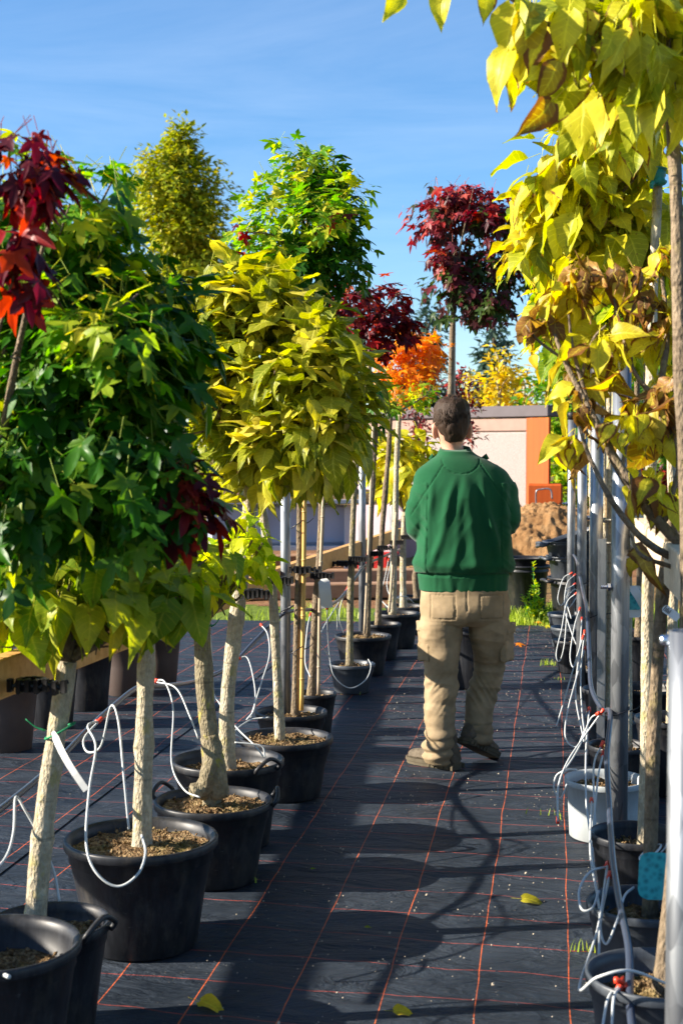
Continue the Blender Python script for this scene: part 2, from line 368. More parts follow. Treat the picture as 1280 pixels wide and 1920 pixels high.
def lathe(mb, c, prof, sides=40, sq=1.0):
    c = Vector(c); n = len(prof); vs, fs = [], []
    for r, z in prof:
        for k in range(sides):
            a = 2*math.pi*k/sides; vs.append(c+V(r*math.cos(a)*sq, r*math.sin(a)/sq, z))
    for i in range(n-1):
        for k in range(sides):
            k2 = (k+1) % sides; fs.append((i*sides+k, i*sides+k2, (i+1)*sides+k2, (i+1)*sides+k))
    mb.add(vs, fs)

# ---------------------------------------------------------------- leaves
def leaf_heart(mb, pos, d, n, L, rng, stem=False, curl=None, wide=1.0):
    cr_ = .075 if (curl or 0) > 1 else .018
    d = d.normalized(); x = d.cross(n)
    if x.length < 1e-4: x = V(1, 0, 0)
    x.normalize(); n = x.cross(d)
    st = ((-.07, .14), (.03, .34), (.18, .45), (.36, .44), (.55, .34), (.75, .19), (.9, .075), (1.04, .0))
    cu = curl if curl is not None else rng.uniform(.0, .85); fold = rng.uniform(.05, .65); tw = rng.uniform(-.4, .4)
    r1, r2 = rng.random(), rng.random(); wph = rng.uniform(0, 6)
    vs, cs, fs = [], [], []
    for i, (t, w) in enumerate(st):
        w *= wide*.92
        zc = -cu*t*t*L
        wav = .05*math.sin(wph+t*9)*L
        for sgn, e in ((-1, 1), (-.5, .5), (0, 0), (.5, .5), (1, 1)):
            ww = w*sgn*L; up = fold*abs(ww)*(1 if e else 0) + (wav*e*sgn) + tw*ww*t - cu*1.1*(abs(ww)**2)/L
            tt = t*L - (0.05*L if (e == 1 and i < 1) else 0)
            vs.append(pos+x*ww+d*tt+n*(zc+up)+rdir(rng)*cr_*L*(0 if w < .01 else 1)); cs.append((r1, r2, min(1, abs(sgn)*.9+max(0, t-.75)*1.5) if w > .03 else 1.0, max(0, t)*.9))
    for i in range(len(st)-1):
        for k in range(4): a = i*5+k; fs.append((a, a+1, a+6, a+5))
    mb.add(vs, fs, cs)
    if stem:
        b = pos-d*L*.55+n*L*.12; q = x*L*.012; w = n*L*.012
        mb.add([pos+q, pos-q, pos+w, b+q, b-q, b+w], [(0, 1, 4, 3), (1, 2, 5, 4), (2, 0, 3, 5)], [(r1, r2, 0)]*6)
STAR = []
for k, (ang, ln) in enumerate(((-128, .62), (-64, .92), (0, 1.12), (64, .92), (128, .62))):
    STAR += [(ang-21, ln*.62), (ang-7, ln*.88), (ang, ln*1.04), (ang+7, ln*.88), (ang+21, ln*.62)]
    if k < 4: STAR.append((ang+32, .36))
STAR.append((180, .12))
def leaf_star(mb, pos, d, n, L, rng, stem=False, curl=None, wide=1.0):
    d = d.normalized(); x = d.cross(n)
    if x.length < 1e-4: x = V(1, 0, 0)
    x.normalize(); n = x.cross(d)
    r1, r2 = rng.random(), rng.random(); R_ = L*.56
    cu = curl if curl is not None else rng.uniform(.05, .75); ph = rng.uniform(0, 6); amp = rng.uniform(.05, .3); c0 = pos+d*R_*.35
    vs = [c0]; cs = [(r1, r2, 0.0)]
    for a, r in STAR:
        a = R(a+rng.uniform(-4, 4)); rr = r*R_
        px, py = math.sin(a)*rr*wide, math.cos(a)*rr
        z = -cu*r*r*R_*.6 + amp*R_*r*math.sin(2*a+ph)
        vs.append(c0+x*px+d*py+n*z); cs.append((r1, r2, min(1, r)))
    m = len(STAR); fs = [(0, 1+k, 1+(k+1) % m) for k in range(m)]
    mb.add(vs, fs, cs)
    if stem:
        b = pos-d*L*.6+n*L*.1; q = x*L*.013; w = n*L*.013
        mb.add([pos+q, pos-q, pos+w, b+q, b-q, b+w], [(0, 1, 4, 3), (1, 2, 5, 4), (2, 0, 3, 5)], [(r1, r2, 0)]*6)
def leaf_small(mb, pos, d, n, L, rng, stem=False, curl=None, wide=1.0):
    d = d.normalized(); x = d.cross(n)
    if x.length < 1e-4: x = V(1, 0, 0)
    x.normalize(); n = x.cross(d); r1, r2 = rng.random(), rng.random(); w = .3*wide
    vs = [pos, pos+d*L*.4+x*L*w+n*L*.08, pos+d*L*.45-n*L*.04, pos+d*L*.4-x*L*w+n*L*.08, pos+d*L-n*L*.1]
    mb.add(vs, [(0, 1, 2), (0, 2, 3), (1, 4, 2), (2, 4, 3)], [(r1, r2, 0), (r1, r2, .7), (r1, r2, 0), (r1, r2, .7), (r1, r2, .9)])
LEAF = {'heart': leaf_heart, 'star': leaf_star, 'small': leaf_small}
def rdir(rng):
    while 1:
        v = V(rng.uniform(-1, 1), rng.uniform(-1, 1), rng.uniform(-1, 1))
        if .05 < v.length < 1: return v.normalized()
def fill(mb, blobs, count, size, kind, rng, droop=.5, inner=.5, lump=.28, stem=False, flatn=1.0, curl=None, wide=1.0, cluster=1):
    """blobs: list of (centre, (rx, ry, rz)); leaves sit on an uneven shell, in clusters."""
    tot = sum(b[1][0]*b[1][2] for b in blobs); fn = LEAF[kind]
    for c, r in blobs:
        k = max(1, int(count*r[0]*r[2]/tot/cluster))
        for _ in range(k):
            o = rdir(rng)
            s = inner+(1-inner)*rng.random()**.6
            s *= 1+lump*(noise.noise(o*1.9+c*3)*2)
            p0 = c+V(o.x*r[0], o.y*r[1], o.z*r[2])*s
            for j in range(cluster):
                p = p0+rdir(rng)*size*.75*(j > 0)
                out = V(o.x, o.y, o.z*.6)
                d = out*.9+V(0, 0, -droop)+rdir(rng)*.65
                n = V(0, 0, 1)*flatn+out*.55+rdir(rng)*.45
                fn(mb, p, d, n, size*rng.uniform(.45, 1.25), rng, stem, curl, wide*rng.uniform(.7, 1.12))

def rings_limbs(mb, start, blobs, rng, n, r0, spread=.75, sides=6):
    for i in range(n):
        c, r = blobs[i % len(blobs)]; o = rdir(rng); o.z = o.z*.8+.15
        e = c+V(o.x*r[0], o.y*r[1], o.z*r[2])*spread
        m = start.lerp(e, .45)+V(0, 0, .25*(e-start).length*rng.uniform(-.1, .6))+rdir(rng)*.04*(e-start).length
        pts = catmull([start, m, e], 5); tube(mb, pts, (r0*rng.uniform(.5, .8), r0*.14), sides, .15, 20)
        for _ in range(3):
            q = pts[rng.randint(3, 8)]; e2 = q+(rdir(rng)+o*.8)*min(r)*rng.uniform(.35, .7)
            tube(mb, catmull([q, q.lerp(e2, .5)+rdir(rng)*.02, e2], 3), (r0*.25, r0*.08), 4)

# ---------------------------------------------------------------- pots and trees
def make_pot(parent, c, r, h, mat='pot', soil=True, handles=False, fill_=.84, taper=.78, seed=0, sides=44, bail=False):
    mb = MB(); c = Vector(c); lip = .028*(r/.2)**.5; t = .005; sr = r*.93
    prof = [(.001, .004), (sr*taper*.97, .002), (sr*taper, .006), (sr*(taper+.5*(1-taper)), h*.5), (sr*.985, h-lip*2.2), (sr*1.005, h-lip*2.1), (sr*1.01, h-lip*1.05),
            (r*.985, h-lip*.98), (r, h-lip*.8), (r, h-lip*.2), (r*.985, h), (r*.955, h-.001), (sr*.975, h-lip*.35), (sr*.96, h-lip), (sr*(taper+(fill_-.1)*(1-taper))-t, h*(fill_-.1)), (.001, h*(fill_-.1)+.001)]
    lathe(mb, c, prof, sides)
    o = mb.build('pot', M[mat], parent)
    o.data.polygons.foreach_set('use_smooth', [True]*len(o.data.polygons))
    if soil:
        sm = MB(); rr = sr*(taper+fill_*(1-taper))-t; nr, ns = 14, 40; vs = [c+V(0, 0, h*fill_+.01)]; fs = []
        for i in range(1, nr+1):
            for k in range(ns):
                a = 2*math.pi*k/ns; q = rr*i/nr; p = V(q*math.cos(a), q*math.sin(a), 0)
                z = .012*(1-i/nr)+.016*noise.noise((p+V(seed, 0, 0))*28)+.008*noise.noise((p+V(seed, 0, 0))*75)
                vs.append(c+p+V(0, 0, h*fill_+z))
        for k in range(ns): fs.append((0, 1+k, 1+(k+1) % ns))
        for i in range(nr-1):
            for k in range(ns): a = 1+i*ns+k; b = 1+i*ns+(k+1) % ns; fs.append((a, a+ns, b+ns, b))
        sm.add(vs, fs)
        rg = random.Random(seed+5)
        for _ in range(70):                                   # bark chips and crumbs
            a = rg.uniform(0, 6.28); q = rr*math.sqrt(rg.random())*.95; p = c+V(q*math.cos(a), q*math.sin(a), h*fill_+.012)
            s = rg.uniform(.003, .009); ax = (rdir(rg), None, None); xx = ax[0]; yy = xx.orthogonal().normalized(); zz = xx.cross(yy)
            sm.add([p+xx*s*1.6, p+yy*s, p-xx*s*1.3, p-yy*s, p+zz*s*.6, p-zz*s*.6], [(0, 1, 4), (1, 2, 4), (2, 3, 4), (3, 0, 4), (1, 0, 5), (2, 1, 5), (3, 2, 5), (0, 3, 5)])
        sm.build('soil', M['soil'], parent)
    if handles:
        for a in handles:
            a = R(a); hb = MB(); e = V(math.cos(a), math.sin(a), 0); s = V(-e.y, e.x, 0)
            b = c+V(0, 0, h-lip*.6)
            w = .055
            pts = [b+e*(r*.98)-s*w, b+e*(r+.012)-s*w+V(0, 0, .022), b+e*(r+.018)+V(0, 0, .05), b+e*(r+.012)+s*w+V(0, 0, .022), b+e*(r*.98)+s*w]
            tube(hb, catmull(pts, 5), .0075, 8); hb.build('handle', M[mat], o)
    return o
MAT_Z = 0.008
def potted(name, label, pot=None, trunk=None, tr=None, bk='bark_pale', crowns=(), limbs=6, seed=0, group=None, d=5, cat='potted tree', knob=None, lean=None, start_i=None, bump=.10, ground=None):
    """pot=(u, v_rim, r, kwargs); trunk=[(u, v, depth)...]; crowns=[(partname, mat, kind, blobs[(u, v, ru, rv, depth)], count, size, kw)]"""
    rng = random.Random(seed*7+3)
    if pot:
        u, v, r, kw = pot; c = P(u, v, d); h = c.z-MAT_Z; base = V(c.x, c.y, MAT_Z)
    else:
        base = Vector(ground)
    T = thing(name, label, cat, base, group)
    if pot: make_pot(T, base, r, h, seed=seed, **kw)
    pts = [P(*q) for q in trunk]
    if pot: pts[0].z = h*kw.get('fill_', .84)-.02+MAT_Z
    tb = MB(); cp = catmull(pts, 9); r0, r1 = tr
    def rad(s): return r0+(r1-r0)*s + r0*.32*math.exp(-s*16) + r0*.05*math.sin(s*21+seed)+(r0*.14*math.exp(-((s-.5)/.03)**2) if seed % 2 else r0*.12*math.exp(-((s-.33)/.03)**2))
    tube(tb, cp, rad, 16, bump, 14, seed=seed*3.1)
    if knob: knob(tb)
    tk = tb.build('trunk', M[bk], T)
    allb = []
    for (pn, mat, kind, blobs, cnt, size, kw2) in crowns:
        bl = []
        for (bu, bv, ru, rv, bd) in blobs:
            s = bd/FPX; rx = ru*s; bl.append((P(bu, bv, bd), (rx, rx*kw2.get('depth', .9), rv*s)))
        allb += bl
        k3 = {k: x for k, x in kw2.items() if k != 'depth'}
        mb = MB(); fill(mb, bl, cnt, size, kind, rng, **k3); mb.build(pn, M[mat], T)
    if limbs and allb:
        lb = MB(); rings_limbs(lb, cp[-1], allb, rng, limbs, r1*.9); lb.build('branches', M['bark_brown' if bk != 'bark_dark' else 'bark_dark'], T)
    return T
# ================================================================ SETTING
def sheet(name, mat, x0, x1, y0, y1, z, nx, ny, amp=0, sc=1, edge=0):
    vs, fs = [], []
    for j in range(ny+1):
        for i in range(nx+1):
            x = x0+(x1-x0)*i/nx; y = y0+(y1-y0)*j/ny; zz = z+amp*noise.noise(V(x, y, 0)*sc)+amp*.4*noise.noise(V(x, y, 9)*sc*3.3)
            if edge and j == ny: y += edge*noise.noise(V(x*1.3, 0, 4))
            vs.append((x, y, zz))
    for j in range(ny):
        for i in range(nx): a = j*(nx+1)+i; fs.append((a, a+1, a+nx+2, a+nx+1))
    mb = MB(); mb.add(vs, fs); return tag(mb.build(name, M[mat]), kind='structure')
sheet('ground', 'dirt', -150, 150, -10, 300, -.03, 60, 60)
sheet('ground_cover_mat', 'mat', -7, 7, -1, 12.25, .006, 150, 150, .004, 2.2, .12)
sheet('ground_cover_overlap', 'mat', -7, -1.92, -1, 12.2, .0105, 60, 150, .004, 2.2, .12)
sheet('lawn', 'turf', -9, 3.2, 12.0, 13.6, -.012, 60, 12, .012, 2)
sheet('yard', 'dirt', -12, 6, 13.5, 30, -.016, 120, 120, .025, 1.2)

# grass blades on the lawn strip
rng = random.Random(5); mb = MB()
def blade(mb, p, h, rng, w=.004):
    a = rng.uniform(0, 6.28); s = V(math.cos(a), math.sin(a), 0)*w; t = rdir(rng)*h*.45; t.z = 0; r1, r2 = rng.random(), rng.random()
    mb.add([p-s, p+s, p+t*.4+V(0, 0, h*.6)+s*.6, p+t*.4+V(0, 0, h*.6)-s*.6, p+t+V(0, 0, h)], [(0, 1, 2, 3), (3, 2, 4)], [(r1, r2, 0)]*5)
for _ in range(17000):
    x = rng.uniform(-4.5, 2.6); y = rng.uniform(12.15, 13.6)
    if noise.noise(V(x*1.2, y*1.5, 3)) < -.22: continue
    if x < -1.0 and (rng.random() < .86 or noise.noise(V(x*2, y*2, 8)) < 0): continue
    blade(mb, V(x, y, -.01), rng.uniform(.03, .13), rng, .006)
tag(mb.build('grass', M['lf_grass']), kind='stuff', label='ragged green grass strip beyond the end of the black mat', cat='grass')
rng = random.Random(6); mb = MB()
for (u, v, n, h) in ((478+230, 1925, 0, .1), (1028, 1248, 26, .05), (1052, 1250, 12, .04), (1035, 1532, 8, .03), (1088, 1785, 12, .05), (655, 1303, 12, .05), (475, 1655, 8, .03), (1040, 1275, 8, .03)):
    g = G(u, v)
    for _ in range(n): blade(mb, g+V(rng.gauss(0, .04), rng.gauss(0, .02), .005), h*rng.uniform(.5, 1.1), rng, .003)
tag(mb.build('weeds', M['lf_grass']), kind='stuff', label='small tufts of weed growing through the black mat', cat='weeds')

# crumbs and little stones on the mat
rng = random.Random(8); mb = MB()
def pebble(mb, p, s, rng):
    q = rdir(rng); x = q; y = q.orthogonal().normalized(); z = x.cross(y)
    mb.add([p+x*s*rng.uniform(.8, 1.5), p+y*s, p-x*s, p-y*s*rng.uniform(.7, 1.2), p+z*s*.8, p-z*s*.8], [(0, 1, 4), (1, 2, 4), (2, 3, 4), (3, 0, 4), (1, 0, 5), (2, 1, 5), (3, 2, 5), (0, 3, 5)])
for _ in range(2600):
    x = rng.uniform(-1.0, .35) if rng.random() < .8 else rng.uniform(-3, 3); y = 3+9*rng.random()**.8
    if noise.noise(V(x*1.4, y*1.1, 7))+.35*rng.random() < .05: continue
    s = rng.uniform(.0012, .0034) if rng.random() < .96 else rng.uniform(.003, .006)
    pebble(mb, V(x, y, .012+s*.5), s, rng)
M['crumb'] = simple('pale grit', (.40, .34, .26), .9, .1, .45, 12)
tag(mb.build('grit', M['crumb'], smooth=False), kind='stuff', label='pale grit and crumbs strewn over the black mat', cat='grit')

# fallen leaves
fl = [(980, 1697, .07, 'lf_gold', 'heart', 'curled yellow fallen leaf on the mat with a dark tip, right of centre'),
      (378, 1893, .075, 'lf_gold', 'heart', 'pale fallen leaf lying near the bottom edge below the big black pot'),
      (740, 1908, .05, 'lf_gold', 'heart', 'crumpled ochre fallen leaf at the bottom edge of the aisle'),
      (581, 1637, .022, 'lf_lime', 'small', 'tiny green leaf on the mat beside the left pots'),
      (682, 1747, .025, 'lf_olive', 'small', 'tiny dry leaf inside the round pot shadow'),
      (965, 1213, .10, 'lf_orange', 'star', 'orange maple leaf on the mat edge right of the man'),
      (1003, 1172, .09, 'lf_orange', 'star', 'orange leaf on the grass in front of the black tubs'),
      (1020, 1178, .09, 'lf_brownyel', 'star', 'brown orange leaf on the grass nearest the grey tub stack'),
      (1190, 1257, .09, 'lf_orange', 'star', 'rust coloured leaf on the mat between the right row trunks'),
      (1262, 1385, .10, 'lf_olive', 'heart', 'dry curled leaf on the mat at the right picture edge'),
      (1260, 1750, .05, 'lf_yellow', 'heart', 'small yellow leaf behind the nearest right pot')]
rng = random.Random(3)
for (u, v, s, m, k, lb) in fl:
    g = G(u, v); mb = MB(); d = V(rng.uniform(.4, 1), rng.uniform(-.5, .3), .1)
    LEAF[k](mb, g+V(0, 0, .012+s*.12), d, V(rng.uniform(-.3, .3), -.3, 1), s, rng, k != 'small', .6)
    tag(mb.build('fallen_leaf', M[m], origin=g), lb, 'leaf', 'leaves fallen on the ground')

# ---------------------------------------------------------------- yard structures
def wq(name, label, cat, u, v, d): c = P(u, v, d); return thing(name, label, cat, V(c.x, c.y, 0))
A1, A2 = P(988, 845, 21.0), P(560, 845, 24.0); A1.z = A2.z = 0
ax = (A2-A1).normalized(); Lw = (A2-A1).length; ay = V(-ax.y, ax.x, 0)
if ay.y < 0: ay = -ay
T = thing('rendered_wall', 'pale rendered bay wall with dark capping and an orange board end', 'wall', A1)
mid = A1+ax*Lw/2; axes = (ax, ay, V(0, 0, 1))
mb = MB(); box(mb, mid+V(0, 0, .88)+ay*.15, (Lw, .3, 1.80), axes); mb.build('wall', M['render'], T, False)
for q_ in (.22, .48, .74):
    mb = MB(); box(mb, A1+ax*Lw*q_+V(0, 0, .9)-ay*.002, (.018, .012, 1.7), axes); mb.build('joint', M['band'], T, False)
mb = MB(); box(mb, mid+V(0, 0, 1.885)+ay*.15, (Lw+.004, .32, .20), axes); mb.build('band', M['band'], T, False)
mb = MB(); box(mb, mid+V(0, 0, 2.08)+ay*.15-ax*.18, (Lw+.42, .40, .17), axes); mb.build('capping', M['capping'], T, False)
A3 = P(1030, 845, 20.65); A3.z = 0; bx = (A3-A1-ax*-.0).normalized(); by = V(-bx.y, bx.x, 0)
mb = MB(); L3 = (A3-A1).length; box(mb, A1+bx*(L3/2)+V(0, 0, .98), (L3, .05, 2.0), (bx, by, V(0, 0, 1))); mb.build('end_board', M['orange'], T, False)
# left ramp wall, the purple of its shade put into the base colour
B1, B2 = P(800, 845, 17.5), P(640, 845, 20.5); B1.z = B2.z = 0
vs = []
bx = (B2-B1).normalized(); by = V(-bx.y, bx.x, 0)*.14
mb = MB(); h1, h2 = .55, 1.75
for o_ in (by*0, by):
    vs += [B1+o_+V(0, 0, -.05), B2+o_+V(0, 0, -.05), B2+o_+V(0, 0, h2), B1+o_+V(0, 0, h1)]
mb.add(vs, [(0, 1, 2, 3), (7, 6, 5, 4), (0, 3, 7, 4), (3, 2, 6, 7), (1, 5, 6, 2), (0, 4, 5, 1)])
M['mauve'] = simple('shade mauve wall', (.30, .22, .24), .85, .2, .18, 4)
tag(mb.build('sloping_wall', M['mauve'], None, False, B1), 'wall sloping down behind the left row of thin trunks, coloured mauve grey as if shaded', 'wall')
# low grey wall
T0, T1 = P(990, 845, 22.0), P(1350, 845, 22.6); T0.z = T1.z = 0; ax2 = (T1-T0).normalized(); ay2 = V(-ax2.y, ax2.x, 0)
mb = MB(); box(mb, (T0+T1)/2+V(0, 0, .26), ((T1-T0).length, .2, .66), (ax2, ay2, V(0, 0, 1)))
tag(mb.build('low_wall', M['concrete'], None, False, T0), 'low grey concrete wall behind the heap of earth', 'wall')
# raised trough
d0 = 17.0; a, b = P(395, 845, d0), P(668, 845, d0+.3); a.z = b.z = 0; e = (b-a).normalized(); n_ = V(-e.y, e.x, 0); L_ = (b-a).length; axs = (e, n_, V(0, 0, 1))
T = thing('raised_trough', 'raised trough with pale rails and blue grey side panels heaped with soil', 'trough', a)
m_ = (a+b)/2
mb = MB(); box(mb, m_+V(0, 0, .60)+n_*.35, (L_, .62, .50), axs); mb.build('panel', M['panel'], T, False)
mb = MB(); box(mb, m_+V(0, 0, .885)+n_*.3, (L_+.1, .86, .05), axs); mb.build('rail', M['flange'], T, False)
mb = MB(); box(mb, m_+V(0, 0, .325)+n_*.3, (L_+.1, .84, .05), axs); mb.build('rail', M['flange'], T, False)
for s in (.02, .36, .93):
    mb = MB(); box(mb, a+e*L_*s+V(0, 0, .43)-n_*.06, (.07, .07, .92), axs); mb.build('post', M['flange'], T, False)
def heap(name, label, cat, c, rx, ry, h, mat, seed=0, n=60, pw=1.3, rough=.22, sharp=1, fp=3):
    mb = MB(); vs, fs = [], []
    for j in range(n+1):
        for i in range(n+1):
            x = -1+2*i/n; y = -1+2*j/n; r = math.sqrt(x*x+y*y)
            z = h*max(0, 1-r**pw)**.9; p = V(x*rx, y*ry, seed)
            z += rough*h*(noise.noise(p*fp)+.6*noise.noise(p*fp*2.3)+.5*noise.noise(p*fp*6)+.35*noise.noise(p*fp*14))*min(1, z/h*3) - .05
            vs.append((c[0]+x*rx, c[1]+y*ry, c[2]+z))
    for j in range(n):
        for i in range(n): a = j*(n+1)+i; fs.append((a, a+1, a+n+2, a+n+1))
    mb.add(vs, fs)
    return tag(mb.build(name, M[mat], None, True, c), label, cat)
c = a+e*L_*.72+n_*.35; heap('soil_heap', 'dark brown soil heaped on the raised trough', 'soil heap', V(c.x, c.y, .90), .95, .42, .36, 'soil', 2)
c = P(1025, 960, 19.6); heap('earth_heap', 'big sandy brown heap of earth in front of the low wall', 'earth heap', V(c.x, c.y, 0), 1.2, 1.1, .80, 'earth', 5, 110, 2.2, .13, 1, 2.2)
c = G(760, 1080); heap('earth_heap', 'low dark mound of dug soil beyond the left row', 'earth heap', V(c.x-.1, c.y+.3, 0), .9, .6, .26, 'earth', 8, 60)
# sleepers on the ground
for k, (u, v, w) in enumerate(((560, 1062, 3.6), (585, 1094, 3.4), (600, 1122, 3.0))):
    c = G(u, v); mb = MB(); box(mb, c+V(0, .1, .07), (w, .22, .15), (e, n_, V(0, 0, 1)))
    tag(mb.build('timber_sleeper', M['sleeper'], None, False, c), ('brown timber sleeper lying farthest back below the raised trough', 'middle one of three brown sleepers on the yard', 'brown sleeper nearest the mat edge, behind the left row')[k], 'sleeper', 'timber sleepers lying on the yard')
# red crate and orange trolley
c = G(707, 1078); T = thing('red_crate', 'small red slatted plastic crate on the yard behind the thin trunks', 'crate', c)
for k in range(5):
    mb = MB(); box(mb, c+V(-.2+.1*k, 0, .12), (.05, .2, .26)); mb.build('slat', M['red_plastic'], T, False)
mb = MB(); box(mb, c+V(0, 0, .262), (.5, .22, .03)); mb.build('rim', M['red_plastic'], T, False)
c = P(1020, 960, 20.6); T = thing('skip_box', 'orange wooden box with a bent metal handle on the low wall', 'box', V(c.x, c.y, .62))
mb = MB(); box(mb, V(c.x, c.y+.3, .84), (.52, .5, .36)); mb.build('box', M['orange'], T, False)
mb = MB(); q = V(c.x-.12, c.y-.02, .70); tube(mb, catmull([q, q+V(0, -.03, .2), q+V(.06, -.03, .24), q+V(.2, -.03, .24), q+V(.23, -.03, .1)], 5), .012, 8); mb.build('handle', M['steel'], T)

# ================================================================ BACKGROUND TREES
def bg_tree(name, label, u, vtop, vbot, d, wpx, mat, size, count, seed, kind='small', bk='bark_dark', group=None, taper=.5, lump=.4, inner=.35, shape='round', droop=.2, cat='tree', cl=4):
    rng = random.Random(seed); g = P(u, 845, d); g.z = 0; s = d/FPX
    T = thing(name, label, cat, g, group); top = 1.5+(845-vtop)*s; bot = 1.5+(845-vbot)*s
    mb = MB(); tube(mb, catmull([g+V(0, 0, -.05), g+V(.05, 0, top*.4), g+V(-.05, 0, top*.92)], 8), (max(.03, wpx*s*.06), .02), 9, .1, 4); mb.build('trunk', M[bk], T)
    blobs = []; n = 9 if shape != 'cone' else 10
    for i in range(n):
        t = (i+.5)/n; z = bot+(top-bot)*t
        if shape == 'cone': w = wpx*s*.5*(1-t)**.85+.1
        else: w = wpx*s*.5*math.sqrt(max(.06, 1-(2*t-.85)**2*.8))
        for k in range(2):
            a = rng.uniform(0, 6.28); o = V(math.cos(a), math.sin(a), 0)*w*(.35 if shape != 'cone' else .15)
            blobs.append((g+V(0, 0, z)+o, (w*rng.uniform(.6, .85), w*rng.uniform(.6, .85), (top-bot)/n*rng.uniform(.7, 1.15))))
    mb = MB(); fill(mb, blobs, count, size, kind, rng, droop, inner, lump, cluster=cl); mb.build('crown', M[mat], T)
    lb = MB()
    for c, r in blobs[::2]:
        z0 = max(.3, c.z-r[0]*.8); q = V(g.x, g.y, z0); o = rdir(rng); e_ = c+V(o.x*r[0], o.y*r[1], abs(o.z)*r[2])*.8
        tube(lb, catmull([q, q.lerp(e_, .5)+V(0, 0, .05), e_], 4), (wpx*s*.022, .008), 5)
    lb.build('branches', M[bk], T); return T
bg_tree('birch_tree', 'tall airy olive green birch standing alone against the sky', 330, 258, 620, 52, 205, 'lf_far', .27, 21000, 31, lump=.6, inner=.25, cl=5)
far = [('tall blue green conifer just left of the purple tree stem', 800, 560, 70, 190, 12, 'cone', 'lf_conifer'), ('wide blue green conifer behind the yellow saplings', 925, 600, 64, 230, 14, 'cone', 'lf_conifer'),
       ('blue green conifer behind the right row crowns', 1075, 565, 66, 220, 15, 'cone', 'lf_conifer'), ('conifer at the far right behind the galvanised posts', 1215, 590, 60, 240, 16, 'cone', 'lf_conifer'),
       ('conifer hidden low behind the golden catalpa crown', 600, 700, 75, 240, 17, 'cone', 'lf_conifer')]
for i, (lb, u, vt, d, w, sd, shp, m) in enumerate(far):
    bg_tree('conifer_tree', lb, u, vt, 850, d, w, m, .42, 3000, sd, shape=shp, group='conifers on the skyline', lump=.5, inner=.3)
bg_tree('sapling_tree', 'slender sapling with bright golden leaves above the wall capping', 935, 662, 800, 27, 105, 'lf_gold', .17, 650, 21, bk='bark_pale', lump=.6, inner=.1)
bg_tree('sapling_tree', 'yellow sapling directly behind the right corner of the wall', 985, 690, 830, 28, 80, 'lf_gold', .17, 420, 22, bk='bark_pale', lump=.6, inner=.1)
bg_tree('sapling_tree', 'thin yellow sapling beside the purple shrub', 880, 690, 800, 29, 80, 'lf_gold', .17, 300, 29, bk='bark_pale', lump=.6, inner=.1)
bg_tree('purple_shrub', 'thin dark purple leaved small tree beside the man\'s head', 862, 690, 835, 15, 95, 'lf_purple', .07, 620, 23, bk='bark_dark', lump=.5, inner=.2, cat='shrub')
bg_tree('purple_shrub', 'dark purple leaved small tree behind the thin left trunks', 785, 745, 880, 15.5, 90, 'lf_purple', .07, 420, 24, bk='bark_dark', lump=.5, inner=.2, cat='shrub')
bg_tree('green_tree', 'fresh green leafy tree behind the tall capped post', 1115, 590, 900, 24, 250, 'lf_hedge', .20, 2800, 25, cl=3)
bg_tree('green_tree', 'fresh green leafy tree at the right edge behind the trunks', 1270, 560, 950, 22, 240, 'lf_hedge', .20, 2800, 26, cl=3)
bg_tree('green_tree', 'low yellowish green bush right of the orange board end', 1055, 760, 960, 24, 110, 'lf_greenyel', .15, 1300, 27, cl=3)
bg_tree('green_tree', 'red tinged low bush seen between the right row trunks', 1235, 880, 985, 20, 110, 'lf_crimson', .12, 900, 28, cl=3)
bg_tree('green_tree', 'autumn bush right of the bay wall, its leaves olive and brown', 1120, 830, 985, 23, 120, 'lf_brownyel', .14, 1000, 30, cl=3)
bg_tree('green_tree', 'broad green tree low on the skyline far left behind the crowns', 60, 640, 950, 40, 420, 'lf_far', .35, 2500, 33, cl=3)
bg_tree('green_tree', 'broad olive tree low on the skyline behind the raised trough', 480, 720, 950, 42, 330, 'lf_far', .35, 2200, 34, cl=3)

